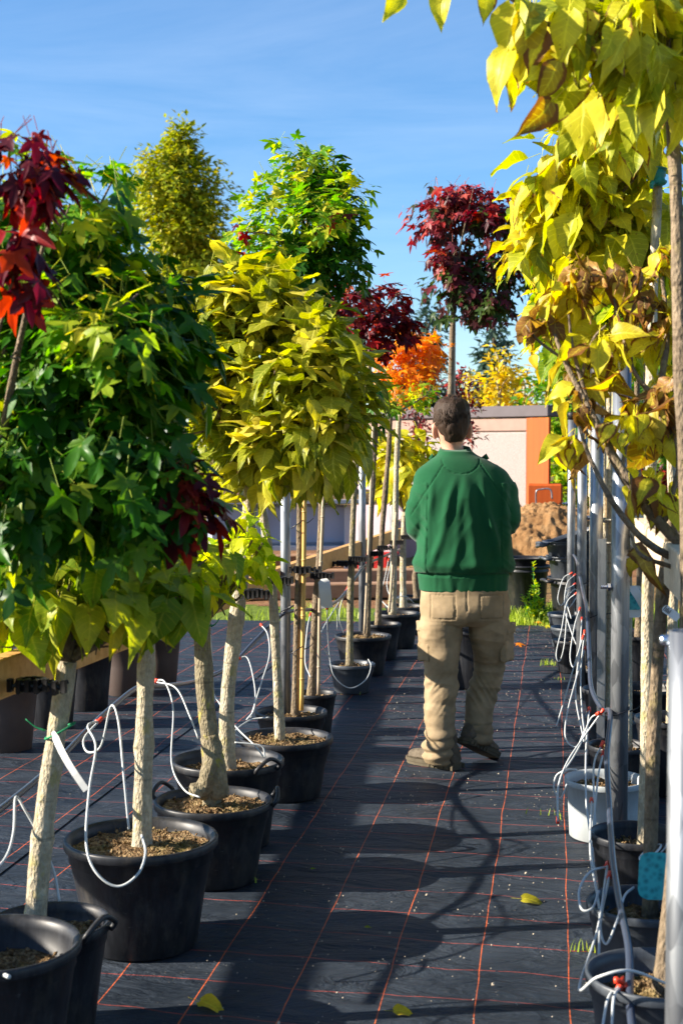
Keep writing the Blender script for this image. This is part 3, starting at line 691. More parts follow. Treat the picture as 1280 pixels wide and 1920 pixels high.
# ================================================================ LEFT ROW
K = dict
def kn(tb):
    q = P(392, 1475, 4.95); tube(tb, catmull([q+V(.02, 0, .06), q+V(-.02, -.03, .0), q+V(-.05, -.05, -.005)], 5), (.032, .026), 12, .25, 30)
    tube(tb, catmull([P(392, 1380, 4.93), P(402, 1430, 4.92), P(410, 1490, 4.95)], 6), (.030, .042), 12, .3, 26)
    tube(tb, catmull([P(402, 1390, 4.93), P(393, 1440, 4.9), P(385, 1490, 4.95)], 6), (.026, .030), 12, .3, 30)
potted('potted_tree', 'foremost sweetgum at the left edge, dark green star leaves with red clusters', (-10, 1765, .20, K(fill_=.78)), [(-45, 1840, 3.3), (-50, 1500, 3.3), (-40, 1180, 3.35), (-25, 1000, 3.4)], (.03, .018),
       crowns=[('crown', 'lf_green', 'star', [(60, 560, 190, 245, 3.4), (170, 740, 205, 260, 3.35), (205, 600, 130, 140, 3.5), (250, 900, 150, 150, 3.3), (60, 900, 190, 160, 3.3), (330, 660, 70, 120, 3.55)], 2100, .104, K(stem=True, droop=.75, inner=.3, lump=.35)),
               ('red_leaves', 'lf_crimson', 'star', [(50, 320, 85, 95, 2.75), (45, 480, 60, 90, 2.8), (110, 330, 40, 60, 2.8)], 95, .095, K(stem=True, droop=.9, inner=.0, lump=.1)),
               ('red_leaves', 'lf_red', 'star', [(335, 935, 78, 85, 3.28)], 46, .105, K(stem=True, droop=.9, inner=.1)),
               ('sunlit_top_leaves', 'lf_greenyel', 'star', [(190, 330, 50, 60, 3.45), (240, 340, 30, 60, 3.5), (60, 300, 70, 60, 3.4), (170, 420, 85, 90, 3.3), (100, 430, 90, 110, 3.3), (200, 620, 150, 120, 3.15)], 240, .08, K(stem=True, inner=.1))], limbs=16, seed=1, d=3.3)  # the last part paints the sunlit upper leaves in a lighter yellow green
potted('potted_tree', 'leaning pale trunk catalpa with a white strip tag, in a small handled pot', (92, 1725, .158, K(handles=(-20,))), [(62, 1700, 3.65), (80, 1570, 3.65), (103, 1400, 3.65), (128, 1240, 3.65)], (.028, .025),
       crowns=[('crown', 'lf_lime', 'heart', [(50, 1120, 120, 70, 3.6), (190, 1120, 120, 60, 3.55), (310, 1105, 80, 50, 3.6), (100, 1010, 190, 90, 3.8)], 380, .11, K(stem=True, droop=.7, inner=.3, flatn=.7))], limbs=14, seed=2, d=3.65)
potted('potted_tree', 'straight trunk catalpa in the big black pot with bark mulch and looped tube', (265, 1567, .232, K(fill_=.89)), [(266, 1585, 4.3), (270, 1400, 4.3), (277, 1170, 4.3)], (.029, .025),
       crowns=[('crown', 'lf_lime', 'heart', [(290, 1060, 130, 70, 4.4), (180, 980, 200, 110, 4.5)], 190, .12, K(stem=True, droop=.7, inner=.3))], limbs=8, seed=3, d=4.3)
potted('potted_tree', 'catalpa with a knobbly lichen covered stem base and a small bright yellow green crown', (400, 1498, .206, K(handles=(160, 15), fill_=.9)), [(398, 1500, 4.95), (394, 1400, 4.95), (385, 1300, 4.95), (378, 1165, 4.95)], (.030, .032), bk='bark_lichen', knob=kn,
       crowns=[('crown', 'lf_lemon', 'heart', [(400, 1065, 75, 50, 4.85), (470, 1045, 50, 45, 4.8), (350, 1080, 45, 45, 4.8), (470, 985, 30, 30, 4.85)], 170, .078, K(stem=True, droop=.45, inner=.15))], limbs=10, seed=4, d=4.95)
potted('potted_tree', 'thick pale trunk catalpa bearing the wide golden layered crown', (427, 1422, .215, K(handles=(-35,))), [(428, 1430, 5.4), (426, 1320, 5.4), (443, 1160, 5.4), (464, 1000, 5.4), (470, 880, 5.4)], (.029, .027),
       crowns=[('crown', 'lf_olive', 'heart', [(440, 560, 95, 75, 5.5), (520, 600, 110, 90, 5.4), (585, 705, 112, 110, 5.25), (440, 740, 110, 120, 5.4), (530, 830, 125, 85, 5.3), (610, 800, 70, 70, 5.2), (400, 640, 70, 90, 5.5)], 1500, .112, K(stem=True, droop=.15, inner=.3, lump=.4, flatn=2.4))], limbs=22, seed=5, d=5.4)
potted('potted_tree', 'slim catalpa on the dry bark filled black pot, its crown behind the golden one', (536, 1380, .204, K(fill_=.90)), [(526, 1385, 6.15), (517, 1220, 6.15), (508, 1060, 6.15), (492, 960, 6.15), (485, 880, 6.15)], (.020, .017),
       crowns=[('crown', 'lf_olive', 'heart', [(590, 640, 75, 70, 5.7), (620, 740, 75, 80, 5.7), (590, 850, 75, 50, 5.75), (500, 860, 90, 50, 5.8)], 560, .112, K(stem=True, droop=.35, inner=.35, lump=.35, flatn=1.6))], limbs=10, seed=6, d=6.15)
potted('potted_tree', 'tall sweetgum with a big green crown, yellow on its sunny top left', (546, 1332, .176, K()), [(553, 1338, 6.95), (556, 1200, 6.95), (562, 1000, 6.95), (563, 760, 6.95), (563, 480, 6.95)], (.018, .013), bk='bark_brown',
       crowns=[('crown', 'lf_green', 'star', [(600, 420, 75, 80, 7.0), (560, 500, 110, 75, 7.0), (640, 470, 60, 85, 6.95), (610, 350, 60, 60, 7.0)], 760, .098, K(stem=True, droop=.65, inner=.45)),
               ('sunlit_leaves', 'lf_greenyel', 'star', [(560, 320, 55, 55, 6.95), (520, 400, 75, 70, 6.85), (478, 480, 60, 65, 6.85), (590, 310, 45, 35, 7.0), (645, 370, 55, 40, 6.85), (600, 400, 60, 50, 6.7)], 640, .09, K(stem=True, droop=.3, inner=.3)),  # yellower leaf colour, brightened to carry the sunlight on the crown top
               ('red_leaves', 'lf_crimson', 'star', [(635, 408, 14, 18, 6.6), (455, 430, 12, 18, 6.6), (455, 475, 12, 12, 6.6)], 14, .085, K(inner=.1))], limbs=16, seed=7, d=6.95)
potted('potted_tree', 'thin sweetgum with dull red brown leaves under the big green crown', (592, 1298, .11, K()), [(583, 1303, 7.5), (590, 1170, 7.5), (602, 980, 7.5), (607, 700, 7.5), (610, 590, 7.5)], (.021, .014), bk='bark_brown',
       crowns=[('crown', 'lf_red', 'star', [(620, 570, 55, 55, 7.6), (660, 560, 50, 40, 7.8), (590, 590, 40, 40, 7.5)], 210, .09, K(stem=True, droop=.8, inner=.3))], limbs=8, seed=8, d=7.5)
potted('potted_tree', 'thin sweetgum with a crimson crown, in the small grey pot with a looped tube', (659, 1243, .146, K(mat='pot_grey')), [(655, 1250, 8.8), (658, 1080, 8.8), (668, 870, 8.8), (690, 700, 8.8), (712, 590, 8.8)], (.022, .014), bk='bark_lichen',
       crowns=[('crown', 'lf_crimson', 'star', [(725, 572, 48, 50, 8.8), (700, 620, 50, 45, 8.8), (758, 610, 30, 38, 8.8), (660, 600, 34, 45, 8.8)], 400, .10, K(stem=True, droop=.7, inner=.35))], limbs=8, seed=9, d=8.8)
potted('potted_tree', 'thin green leaved tree in the wide black pot behind the grey one', (680, 1190, .19, K(fill_=.9)), [(688, 1198, 9.5), (694, 1000, 9.5), (702, 850, 9.5), (705, 790, 9.5)], (.020, .014), bk='bark_brown',
       crowns=[('crown', 'lf_green', 'star', [(700, 770, 38, 60, 9.5)], 120, .085, K(stem=True, droop=.7, inner=.3))], limbs=4, seed=10, d=9.5)
potted('potted_tree', 'thin young tree with green and yellow leaves below the orange crown', (716, 1168, .137, K()), [(708, 1172, 10.2), (716, 1000, 10.2), (728, 850, 10.2), (732, 780, 10.2)], (.022, .016), bk='bark_brown',
       crowns=[('crown', 'lf_greenyel', 'star', [(735, 745, 40, 30, 10.2), (790, 740, 35, 28, 10.4)], 130, .085, K(stem=True, droop=.6, inner=.3))], limbs=4, seed=11, d=10.2)
potted('potted_tree', 'young maple with a bright orange crown', (744, 1148, .176, K()), [(735, 1152, 10.8), (740, 1000, 10.8), (744, 850, 10.8), (752, 730, 10.8)], (.026, .018), bk='bark_pale',
       crowns=[('crown', 'lf_orange', 'star', [(742, 680, 52, 48, 10.8), (795, 675, 45, 56, 10.8), (765, 650, 50, 34, 10.8), (762, 725, 64, 34, 10.8)], 760, .09, K(stem=True, droop=.5, inner=.3))], limbs=8, seed=12, d=10.8)
potted('potted_tree', 'short catalpa with a sunlit lime yellow crown just left of the man', (760, 1135, .17, K()), [(756, 1139, 11.6), (755, 1040, 11.6), (758, 960, 11.6)], (.028, .022),
       crowns=[('crown', 'lf_yellow', 'heart', [(755, 890, 60, 55, 11.6), (770, 850, 50, 45, 11.7), (720, 870, 30, 50, 11.6)], 260, .15, K(stem=True, droop=.5, inner=.3))], limbs=6, seed=13, d=11.6)
potted('potted_tree', 'twisted bare stemmed small tree in the last black pot of the left row', (778, 1118, .17, K()), [(782, 1122, 12.6), (778, 1080, 12.6), (786, 1040, 12.6), (780, 1000, 12.6)], (.03, .016), bk='bark_brown',
       crowns=[('crown', 'lf_yellow', 'heart', [(790, 980, 20, 20, 12.6)], 14, .12, K(stem=True))], limbs=4, seed=14, d=12.6)
potted('potted_tree', 'tall sweetgum with a purple and red crown rising above the man', (836, 1112, .2, K()), [(838, 1112, 14.0), (842, 900, 14.0), (845, 700, 14.0), (850, 560, 14.0)], (.034, .026), bk='bark_brown',
       crowns=[('crown', 'lf_purplegreen', 'star', [(862, 530, 62, 70, 14.0), (930, 500, 75, 85, 14.0), (1000, 460, 60, 70, 14.0), (900, 570, 66, 40, 14.0)], 900, .155, K(stem=True, droop=.85, inner=.35, lump=.5)),
               ('red_leaves', 'lf_purple', 'star', [(822, 405, 55, 50, 14.0), (900, 400, 70, 45, 14.0), (990, 415, 60, 48, 14.0), (860, 365, 40, 20, 14.0), (845, 480, 32, 40, 13.9), (825, 440, 18, 20, 13.9)], 800, .155, K(stem=True, droop=.85, inner=.2, lump=.5)),
               ('red_leaves', 'lf_crimson', 'star', [(870, 362, 65, 14, 13.8), (960, 388, 45, 16, 13.7), (820, 475, 18, 18, 13.7), (903, 395, 40, 18, 13.6)], 150, .14, K(droop=.6, inner=.2))], limbs=12, seed=15, d=14)
mb = MB(); tube(mb, catmull([P(848, 1110, 14.05), P(849, 850, 14.05), P(850, 600, 14.05)], 6), .02, 8)
tag(mb.build('cane_stake', M['cane'], origin=P(848, 1110, 14.05)), 'grey cane tied along the stem of the purple tree', 'stake')

# second row pots, mostly hidden
for k, (u, v, d, r, m, lb) in enumerate(((300, 1182, 9.0, .14, 'pot_brown', 'brown black pot below the beam, between the straight and knobbly trunks'), (236, 1195, 8.7, .15, 'pot_brown', 'second brown pot, just left of the straight pale trunk'), (168, 1215, 8.2, .14, 'pot', 'black pot in the second row right of the leaning trunk'),
                                         (95, 1232, 7.7, .16, 'pot', 'black pot in the second row behind the leaning trunk'), (12, 1265, 7.1, .17, 'pot_brown', 'brown pot in the second row at the left picture edge'))):
    c = P(u, v, d); base = V(c.x, c.y, MAT_Z); T = thing('potted_tree', lb, 'potted tree', base, 'pots of the second row on the left')
    make_pot(T, base, r, c.z-MAT_Z, m, seed=40+k); mb = MB()
    tube(mb, catmull([base+V(0, 0, .28), base+V(.02, 0, .7), base+V(.0, .02, 2.1)], 7), (.022, .016), 10, .1, 14); mb.build('trunk', M['bark_brown'], T)
    rg = random.Random(60+k); mb = MB(); fill(mb, [(base+V(0, 0, 2.35), (.25, .25, .25))], 90, .10, 'heart', rg, .6, .3, stem=True); mb.build('crown', M['lf_lime'], T)

# ---------------------------------------------------------------- beams
def beam(name, label, pts, w, h, mat, segs=None):
    mb = MB()
    for a_, b_ in zip(pts[:-1], pts[1:]):
        x = (b_-a_).normalized(); y = V(-x.y, x.x, 0).normalized(); z = x.cross(y); box(mb, (a_+b_)/2, ((b_-a_).length-.003, w, h), (x, y, z))
    o = mb.build(name, M[mat], None, False, pts[0]); return tag(o, label, 'beam')
LB = [P(-160, 1330, 2.95), P(750, 1012, 11.8)]
q0 = V(-1.36, 2.2, .96); q1 = V(-1.36, 6.6, .875); q2 = V(-1.36, 12.6, .76)
beam('wooden_beam', 'near length of yellow pine beam the left trunks are tied to', [q0, q1], .05, .10, 'wood')
beam('wooden_beam', 'far length of pine beam running along the left row towards the yard', [q1+V(0, .01, 0), q2], .05, .10, 'wood')
beam('wooden_beam', 'pine beam of the second row, hidden left behind the crowns', [V(-3.12, 1.5, 1.22), V(-3.70, 11.0, 1.17)], .05, .11, 'wood')
beam('wooden_beam', 'pale planed beam behind the galvanised posts of the right row', [V(.318, 2.7, 1.20), V(.292, 11.5, 1.19)], .045, .115, 'wood_pale')
beam('wooden_beam', 'second pale beam of the right edge, behind the nearest one', [V(.62, 3.2, 1.12), V(.62, 11.5, 1.10)], .05, .15, 'wood_pale')
# ---------------------------------------------------------------- galvanised posts
def post(label, x, y, h, r=.033, cap=False, bolts=(), lean=0, group='galvanised posts holding the beams'):
    T = thing('galvanised_post', label, 'post', V(x, y, 0), group); mb = MB()
    c = V(x, y, -.02); lathe(mb, c, [(.001, 0), (r, 0), (r, h*.5), (r, h), (r*.86, h), (r*.86, h-.1), (.001, h-.1)], 28); mb.build('tube', M['steel'], T)
    if cap:
        mb = MB(); lathe(mb, V(x, y, h-.045), [(r*1.0+.001, -.02), (r+.004, -.02), (r+.004, .028), (r*.93, .036), (.001, .036)], 28); mb.build('cap', M['rubber'], T)
    for (z, dx) in bolts:
        mb = MB(); q = V(x, y, z); dd = V(-1, -.15, 0).normalized()*(1 if dx < 0 else -1)
        tube(mb, [q+dd*r*.8, q+dd*(r+.005), q+dd*(r+.0055), q+dd*(r+.016), q+dd*(r+.0165), q+dd*(r+.04)], lambda s: .015 if .15 < s < .62 else .0075, 6)
        mb.build('bolt', M['bolt'], T, False)
    return T
post('blurred galvanised post nearest the camera at the right edge, with a bolt', .228, 2.50, 1.21, .031, False, ())
post('tall galvanised post with a black cap in front of the pale beam', .243, 5.30, 1.885, .033, True, ((1.00, -1),))
post('galvanised post next behind the capped one on the right', .20, 6.85, 1.9, .031, True, ((1.06, 1), (1.17, 1)))
post('thinner galvanised post third along the right row', .165, 8.6, 1.9, .029, True, ((1.1, 1),))
post('farthest galvanised post of the right row by the stacked tubs', .13, 10.9, 1.8, .030, True, ((1.1, -1),))
post('galvanised post behind the bamboo staked trunk on the left', -1.30, 6.85, 1.75, .025, True)
post('tall galvanised post between the thin trunks of the left row', -1.33, 9.9, 1.95, .025, True)
post('far galvanised post of the left row beside the orange maple stem', -1.42, 12.6, 1.7, .025, True)
# big bolt at the right edge
mb = MB(); q = P(1236, 1200, 2.48)
tube(mb, [q, q+RT*.006, q+RT*.012, q+RT*.022, q+RT*.0225, q+RT*.03], lambda s: .0075+.0035*math.sin(s*3.1), 12); tube(mb, [q+RT*.026, q+RT*.034, q+RT*.05], .012, 6)
T = [o for o in C.objects if o.get('label', '').startswith('blurred galv')][0]; mb.build('bolt', M['bolt'], T)
# folded steel angle strapped beside the second post
mb = MB(); c = V(.222, 6.72, .53); box(mb, c, (.036, .004, 1.12)); box(mb, c+V(.019, .02, 0), (.004, .04, 1.12))
tag(mb.build('steel_angle', M['steel'], None, False, c), 'dark weathered steel strip strapped to the second right post', 'metal strip')

# rubber tree ties on the beam
def tie(u, v, d, label, w=.13, n=6, name='tree_tie'):
    mb = MB(); q = P(u, v, d); rg = random.Random(u)
    for s in (-1, 1):
        pts = [q+RT*(w*(k/n))+FH*(.03*s)+V(0, 0, rg.uniform(-.006, .006)) for k in range(n+1)]
        tube(mb, catmull(pts, 3), .006, 6, .3, 60)
    for k in range(n+1):
        c = q+RT*(w*k/n)+V(0, 0, rg.uniform(-.004, .004)); box(mb, c-FH*.03, (.012, .02, .032)); 
        if k % 2: box(mb, c-FH*.02+V(0, 0, -.014), (.008, .03, .012))
    c = q+RT*w*.35
    for a in range(0, 360, 30):
        p = c+RT*.03*math.cos(R(a))+FH*.03*math.sin(R(a)); box(mb, p, (.014, .014, .03))
    tag(mb.build(name, M['rubber'], None, True, q), label, 'tree tie', 'black chain ties holding trunks to the beams')
for (u, v, d, w, lb) in ((25, 1283, 3.5, .13, 'black chain tie fixed to the near yellow beam left of the leaning trunk'), (250, 1186, 4.28, .09, 'black tie at the top of the straight pale trunk'), (458, 1112, 5.3, .10, 'black tie on the thick golden crowned trunk'),
                         (508, 1088, 6.1, .09, 'black tie round the slim catalpa trunk at the beam'), (545, 1068, 6.9, .14, 'black tie round the bamboo staked trunk'), (584, 1079, 7.4, .11, 'black tie above the hanging white tag'),
                         (625, 1056, 8.7, .16, 'long black chain tie on the beam left of the lichened thin stem'), (655, 1048, 8.75, .10, 'black tie round the lichened thin stem'), (688, 1038, 9.45, .10, 'black tie beside the second left post'), (708, 1027, 10.1, .10, 'black tie on the young green and yellow tree'),
                         (732, 1017, 10.7, .09, 'black tie on the orange maple stem'), (752, 1007, 11.5, .09, 'black tie on the short lime catalpa beside the man')):
    tie(u, v, d, lb, w)
def loop_tie(u, v, d, r, label, tail=.09, dirn=-1, mat='plastic_tie', tilt=.02, cat='cable tie'):
    mb = MB(); q = P(u, v, d)
    pts = [q+RT*r*math.cos(R(a))+FH*r*math.sin(R(a))+V(0, 0, tilt*math.cos(R(a))) for a in range(0, 361, 20)]
    tube(mb, pts, .0028, 6); e_ = q+RT*r*dirn; tube(mb, catmull([e_, e_+RT*dirn*tail*.5+V(0, 0, .01), e_+RT*dirn*tail+V(0, 0, .03)], 4), (.003, .0015), 5)
    tag(mb.build('cable_tie', M[mat], None, True, q), label, cat)
loop_tie(1158, 1334, 5.24, .042, 'black cable tie holding the hose to the tall capped post', .05, 1, tilt=.015)
loop_tie(1113, 1152, 6.75, .045, 'black cable tie round the second right post with a long tail', .12, 1, tilt=.02)
loop_tie(1100, 1090, 8.5, .04, 'small black cable tie on the third right post', .05, 1)
loop_tie(1076, 1048, 10.8, .04, 'small black cable tie on the farthest right post', .04, -1)
loop_tie(537, 1143, 6.9, .035, 'black cable tie with a curled tail on the first left post', .05, -1)
loop_tie(682, 1062, 9.8, .038, 'dark cable tie round the second left post', .05, 1)
loop_tie(557, 983, 6.93, .03, 'upper black cable tie joining bamboo and trunk', .05, 1)
loop_tie(556, 1218, 6.93, .032, 'lower black cable tie joining bamboo and trunk', .05, 1)
loop_tie(113, 1370, 3.65, .038, 'green twine knotted round the leaning pale trunk', .05, -1, 'twine', cat='twine')
loop_tie(377, 1175, 4.95, .035, 'green twine round the top of the knobbly trunk', .03, 1, 'twine', .006, cat='twine')
loop_tie(1218, 1598, 3.83, .028, 'thin pale twine holding the teal picture tag', .02, 1, 'tag_white', cat='twine')
# stakes
def stick(name, label, pts, r, mat, cat='stake'):
    mb = MB(); cp = catmull([P(*q) for q in pts], 8); tube(mb, cp, r, 9, .06, 25)
    for k in range(2, len(cp)-2, 4): tube(mb, [cp[k]-V(0, 0, .006), cp[k], cp[k]+V(0, 0, .006)], lambda s: r*(1.0+.22*math.sin(s*3.14)), 9)
    tag(mb.build(name, M[mat], None, True, P(*pts[0])), label, cat)
stick('bamboo_stake', 'yellow bamboo stake tied beside the tall sweetgum trunk', [(565, 1332, 6.93), (569, 1100, 6.93), (571, 920, 6.93), (572, 800, 6.93)], .011, 'bamboo')
stick('bamboo_stake', 'thin grey cane leaning on the trunk behind the white tag', [(597, 1302, 7.45), (600, 1100, 7.45), (606, 930, 7.45), (609, 800, 7.45)], .009, 'cane')
stick('bamboo_stake', 'grey cane standing left of the second left post', [(683, 1188, 9.4), (692, 1000, 9.4), (699, 800, 9.4)], .009, 'cane')
stick('bamboo_stake', 'short grey cane leaning in the pot of the orange maple', [(729, 1148, 10.6), (736, 1060, 10.6), (742, 960, 10.6)], .011, 'cane')

# ---------------------------------------------------------------- tags
def strip_tag(name, label, a, b, w, mat='tag_white', printed=False, cat='tag', bend=0.02):
    a, b = P(*a), P(*b); d = (b-a); L = d.length; d.normalize(); s = d.cross(FH).normalized()*w/2; T = thing(name, label, cat, a)
    mb = MB(); vs, fs = [], []; n = 8; nn = d.cross(s).normalized()
    for i in range(n+1):
        t = i/n; ww = 1 if t > .06 else .5
        o_ = a+d*L*t+nn*bend*math.sin(t*3.1)
        for q in (-1, 1):
            for z in (0, .0012): vs.append(o_+s*q*ww+nn*z)
    for i in range(n):
        k = i*4; fs += [(k, k+2, k+6, k+4), (k+1, k+5, k+7, k+3), (k, k+4, k+5, k+1), (k+2, k+3, k+7, k+6)]
    fs += [(0, 1, 3, 2), (n*4, n*4+2, n*4+3, n*4+1)]
    mb.add(vs, fs); mb.build('strip', M[mat], T, False)
    if printed:
        mb = MB(); tw = -nn if nn.dot(FH) > 0 else nn; off = tw*.0025+nn*bend*.75
        if tw.dot(nn) > 0: off = off+nn*.0012
        for (t0, t1, q0_, q1_) in printed:
            mb.add([a+d*L*t0+s*q0_+off, a+d*L*t1+s*q0_+off, a+d*L*t1+s*q1_+off, a+d*L*t0+s*q1_+off], [(0, 1, 2, 3)])
        mb.build('print', M['ink'], T, False)
    return T
strip_tag('plant_tag', 'white blank strip tag hanging from green twine on the leaning trunk', (100, 1372, 3.58), (163, 1482, 3.5), .017)
strip_tag('plant_tag', 'white strip tag hanging from the thin cane on the left row', (607, 1085, 7.3), (613, 1140, 7.25), .06)
strip_tag('plant_tag', 'white paper tag with dark printed lines on the right row trunk', (1243, 1139, 3.75), (1272, 1160, 3.7), .022, printed=[(.12, .17, -.7, .7), (.22, .26, -.7, .3), (.30, .34, -.7, .6), (.38, .42, -.7, .1), (.46, .50, -.6, .5)], bend=.003)
strip_tag('plant_tag', 'white slip above the teal hang tag behind the capped post', (1184, 1100, 5.7), (1206, 1136, 5.7), .035)
T = thing('picture_tag', 'rounded teal picture tag hanging in the near right pot', 'picture tag', P(1228, 1600, 3.75))
def card(T, c, w, h, mat, name, cut=.25, tilt=0.):
    mb = MB(); pts = []
    for (sx, sy) in ((1, 1), (-1, 1), (-1, -1), (1, -1)):
        k0 = {(1, 1): 0, (-1, 1): 90, (-1, -1): 180, (1, -1): 270}[(sx, sy)]
        for a in range(0, 91, 30): pts.append((sx*(w/2-cut*w)+cut*w*math.cos(R(k0+a)), sy*(h/2-cut*w)+cut*w*math.sin(R(k0+a))))
    vs = []; n = len(pts)
    for z in (0, .0015):
        for (x, y) in pts:
            x2 = x*math.cos(tilt)-y*math.sin(tilt); y2 = x*math.sin(tilt)+y*math.cos(tilt); vs.append(c+RT*x2+V(0, 0, y2)+FH*(z+.08*x*x/w))
    mb.add(vs, [tuple(range(n)), tuple(range(2*n-1, n-1, -1))]+[(i, (i+1) % n, n+(i+1) % n, n+i) for i in range(n)]); return mb.build(name, M[mat], T, False)
card(T, P(1228, 1643, 3.7), .088, .125, 'tag_teal', 'card', .3, -.04)
T = thing('picture_tag', 'teal and white picture tag hanging behind the capped post', 'picture tag', P(1190, 1098, 5.75))
card(T, P(1188, 1128, 5.75), .055, .13, 'tag_white', 'card', .2); card(T, P(1188, 1124, 5.745), .049, .085, 'tag_teal', 'picture', .12)
mb = MB(); tp = catmull([P(1233, 347, 4.45), P(1232, 335, 4.45), P(1230, 322, 4.45), P(1230, 316, 4.45)], 5); tube(mb, tp, lambda s: .022+.008*s+.003*math.sin(s*15), 14, .25, 60)
tube(mb, catmull([P(1224, 340, 4.42), P(1220, 348, 4.42), P(1222, 354, 4.42)], 3), (.008, .004), 6, .3, 60)
tag(mb.build('grafting_tape', M['tape'], None, True, tp[0]), 'teal grafting tape wrapped round the stem at upper right', 'tape')

# ================================================================ RIGHT ROW
potted('potted_tree', 'nearest right catalpa in a dark grey pot, its tall trunk at the right edge', (1232, 1822, .165, K(mat='pot_grey', fill_=.8)), [(1240, 1850, 3.27), (1275, 1500, 3.27), (1290, 1100, 3.27), (1277, 700, 3.27), (1270, 450, 3.27), (1262, 280, 3.27), (1250, 60, 3.27)], (.021, .014), bk='bark_brown',
       crowns=[('crown', 'lf_yellow', 'heart', [(1190, 40, 110, 90, 3.2), (1080, 40, 100, 70, 3.25), (1240, -60, 130, 110, 3.3), (1240, 150, 60, 70, 3.15), (1010, 70, 60, 50, 3.3), (1130, 170, 110, 50, 3.5)], 200, .12, K(stem=True, droop=1.1, inner=.1, lump=.6, flatn=.3, depth=.8))], limbs=14, seed=71, d=3.27)
mb = MB(); 
for pts in ([(1250, 100, 3.27), (1100, 60, 3.2), (1010, 40, 3.15), (960, 0, 3.1), (900, -40, 3.1)], [(1100, 60, 3.2), (1000, 90, 3.15), (955, 100, 3.1)], [(900, -40, 3.1), (830, -20, 3.1), (760, -12, 3.1)]):
    tube(mb, catmull([P(*q) for q in pts], 6), (.008, .003), 7, .1, 20)
rg = random.Random(77); lm = MB()
for (a, b_, L) in (((748, -14), (728, 34), .085), ((830, -12), (820, 48), .075), ((912, -22), (914, 36), .085), ((962, 15), (938, 112), .13), ((950, 98), (914, 188), .125), ((990, 30), (984, 124), .11), ((1012, 60), (985, 130), .11), ((1030, 195), (980, 256), .10), ((1045, 120), (1015, 190), .12), ((1065, 25), (1050, 110), .14), ((1010, 130), (990, 150), .07)):
    A_, B_ = P(*a, 3.1), P(*b_, 3.08); leaf_heart(lm, A_, B_-A_, -FH+RT*rg.uniform(-.8, .8), (B_-A_).length*.97, rg, True, .35, .85)
lm.build('tip_leaves', M['lf_brownyel'], [o for o in C.objects if o.get('label', '').startswith('nearest right catalpa')][0])
_T = [o for o in C.objects if o.get('label', '').startswith('nearest right catalpa')][0]; mb.build('twig', M['bark_brown'], _T)
potted('potted_tree', 'dark trunked tree in the near right pot with the teal picture tag', (1205, 1690, .152, K(mat='pot_grey', fill_=.8)), [(1218, 1690, 3.83), (1222, 1450, 3.83), (1238, 1150, 3.83), (1262, 980, 3.83), (1300, 860, 3.83)], (.019, .014), bk='bark_brown',
       crowns=[('crown', 'lf_brownyel', 'heart', [(1300, 720, 60, 80, 3.8), (1240, 780, 60, 50, 3.8)], 46, .12, K(stem=True, droop=.9, inner=.2, flatn=.4))], limbs=8, seed=72, d=3.83)
potted('potted_tree', 'speckled trunk catalpa whose teal taped stem carries a yellow crown', (1192, 1560, .145, K(fill_=.8)), [(1206, 1568, 4.48), (1212, 1350, 4.48), (1213, 1100, 4.48), (1220, 850, 4.48), (1222, 600, 4.48), (1230, 400, 4.48), (1231, 330, 4.48), (1224, 285, 4.48)], (.020, .013), bk='bark_pale',
       crowns=[('crown', 'lf_yellow', 'heart', [(1150, 260, 130, 75, 4.5), (1090, 340, 110, 70, 4.6), (1200, 420, 110, 90, 4.7), (1060, 400, 95, 60, 4.7), (1015, 370, 60, 40, 4.7), (1000, 455, 50, 45, 4.7), (1130, 470, 110, 70, 4.7)], 600, .105, K(stem=True, droop=.55, inner=.1, flatn=.8, lump=.5))], limbs=12, seed=73, d=4.48)
# curled brown and yellow tree, its limbs reach in from the right edge
T = potted('potted_tree', 'withering tree at the right edge, bare limbs and curled brown yellow leaves reaching left', (1385, 1640, .17, K(fill_=.8)), [(1372, 1660, 3.75), (1365, 1400, 3.75), (1355, 1150, 3.75), (1340, 1060, 3.75)], (.024, .024), bk='bark_brown',
       crowns=[('crown', 'lf_brownyel', 'heart', [(1068, 560, 63, 55, 3.9), (1138, 640, 46, 65, 3.8), (1098, 720, 42, 60, 3.8), (1180, 540, 59, 50, 3.9), (1240, 640, 38, 60, 3.8), (1068, 830, 34, 26, 3.75), (1180, 800, 59, 40, 3.7), (1230, 910, 51, 50, 3.7), (1250, 500, 42, 60, 3.9)], 190, .082, K(stem=True, droop=.8, inner=.0, flatn=.3, lump=.6)),
               ('withered_leaves', 'lf_brown', 'heart', [(1013, 600, 29, 40, 3.85), (1088, 760, 34, 30, 3.75), (1230, 580, 42, 55, 3.8), (1148, 520, 59, 22, 3.8), (1088, 510, 42, 18, 3.9), (1190, 1030, 17, 25, 3.6), (1073, 690, 23, 28, 3.8), (1088, 835, 25, 18, 3.75), (1250, 760, 34, 60, 3.7)], 85, .075, K(stem=True, droop=1.2, inner=.1, flatn=.0, curl=1.3, wide=.75))], limbs=0, seed=74, d=3.75)
mb = MB()
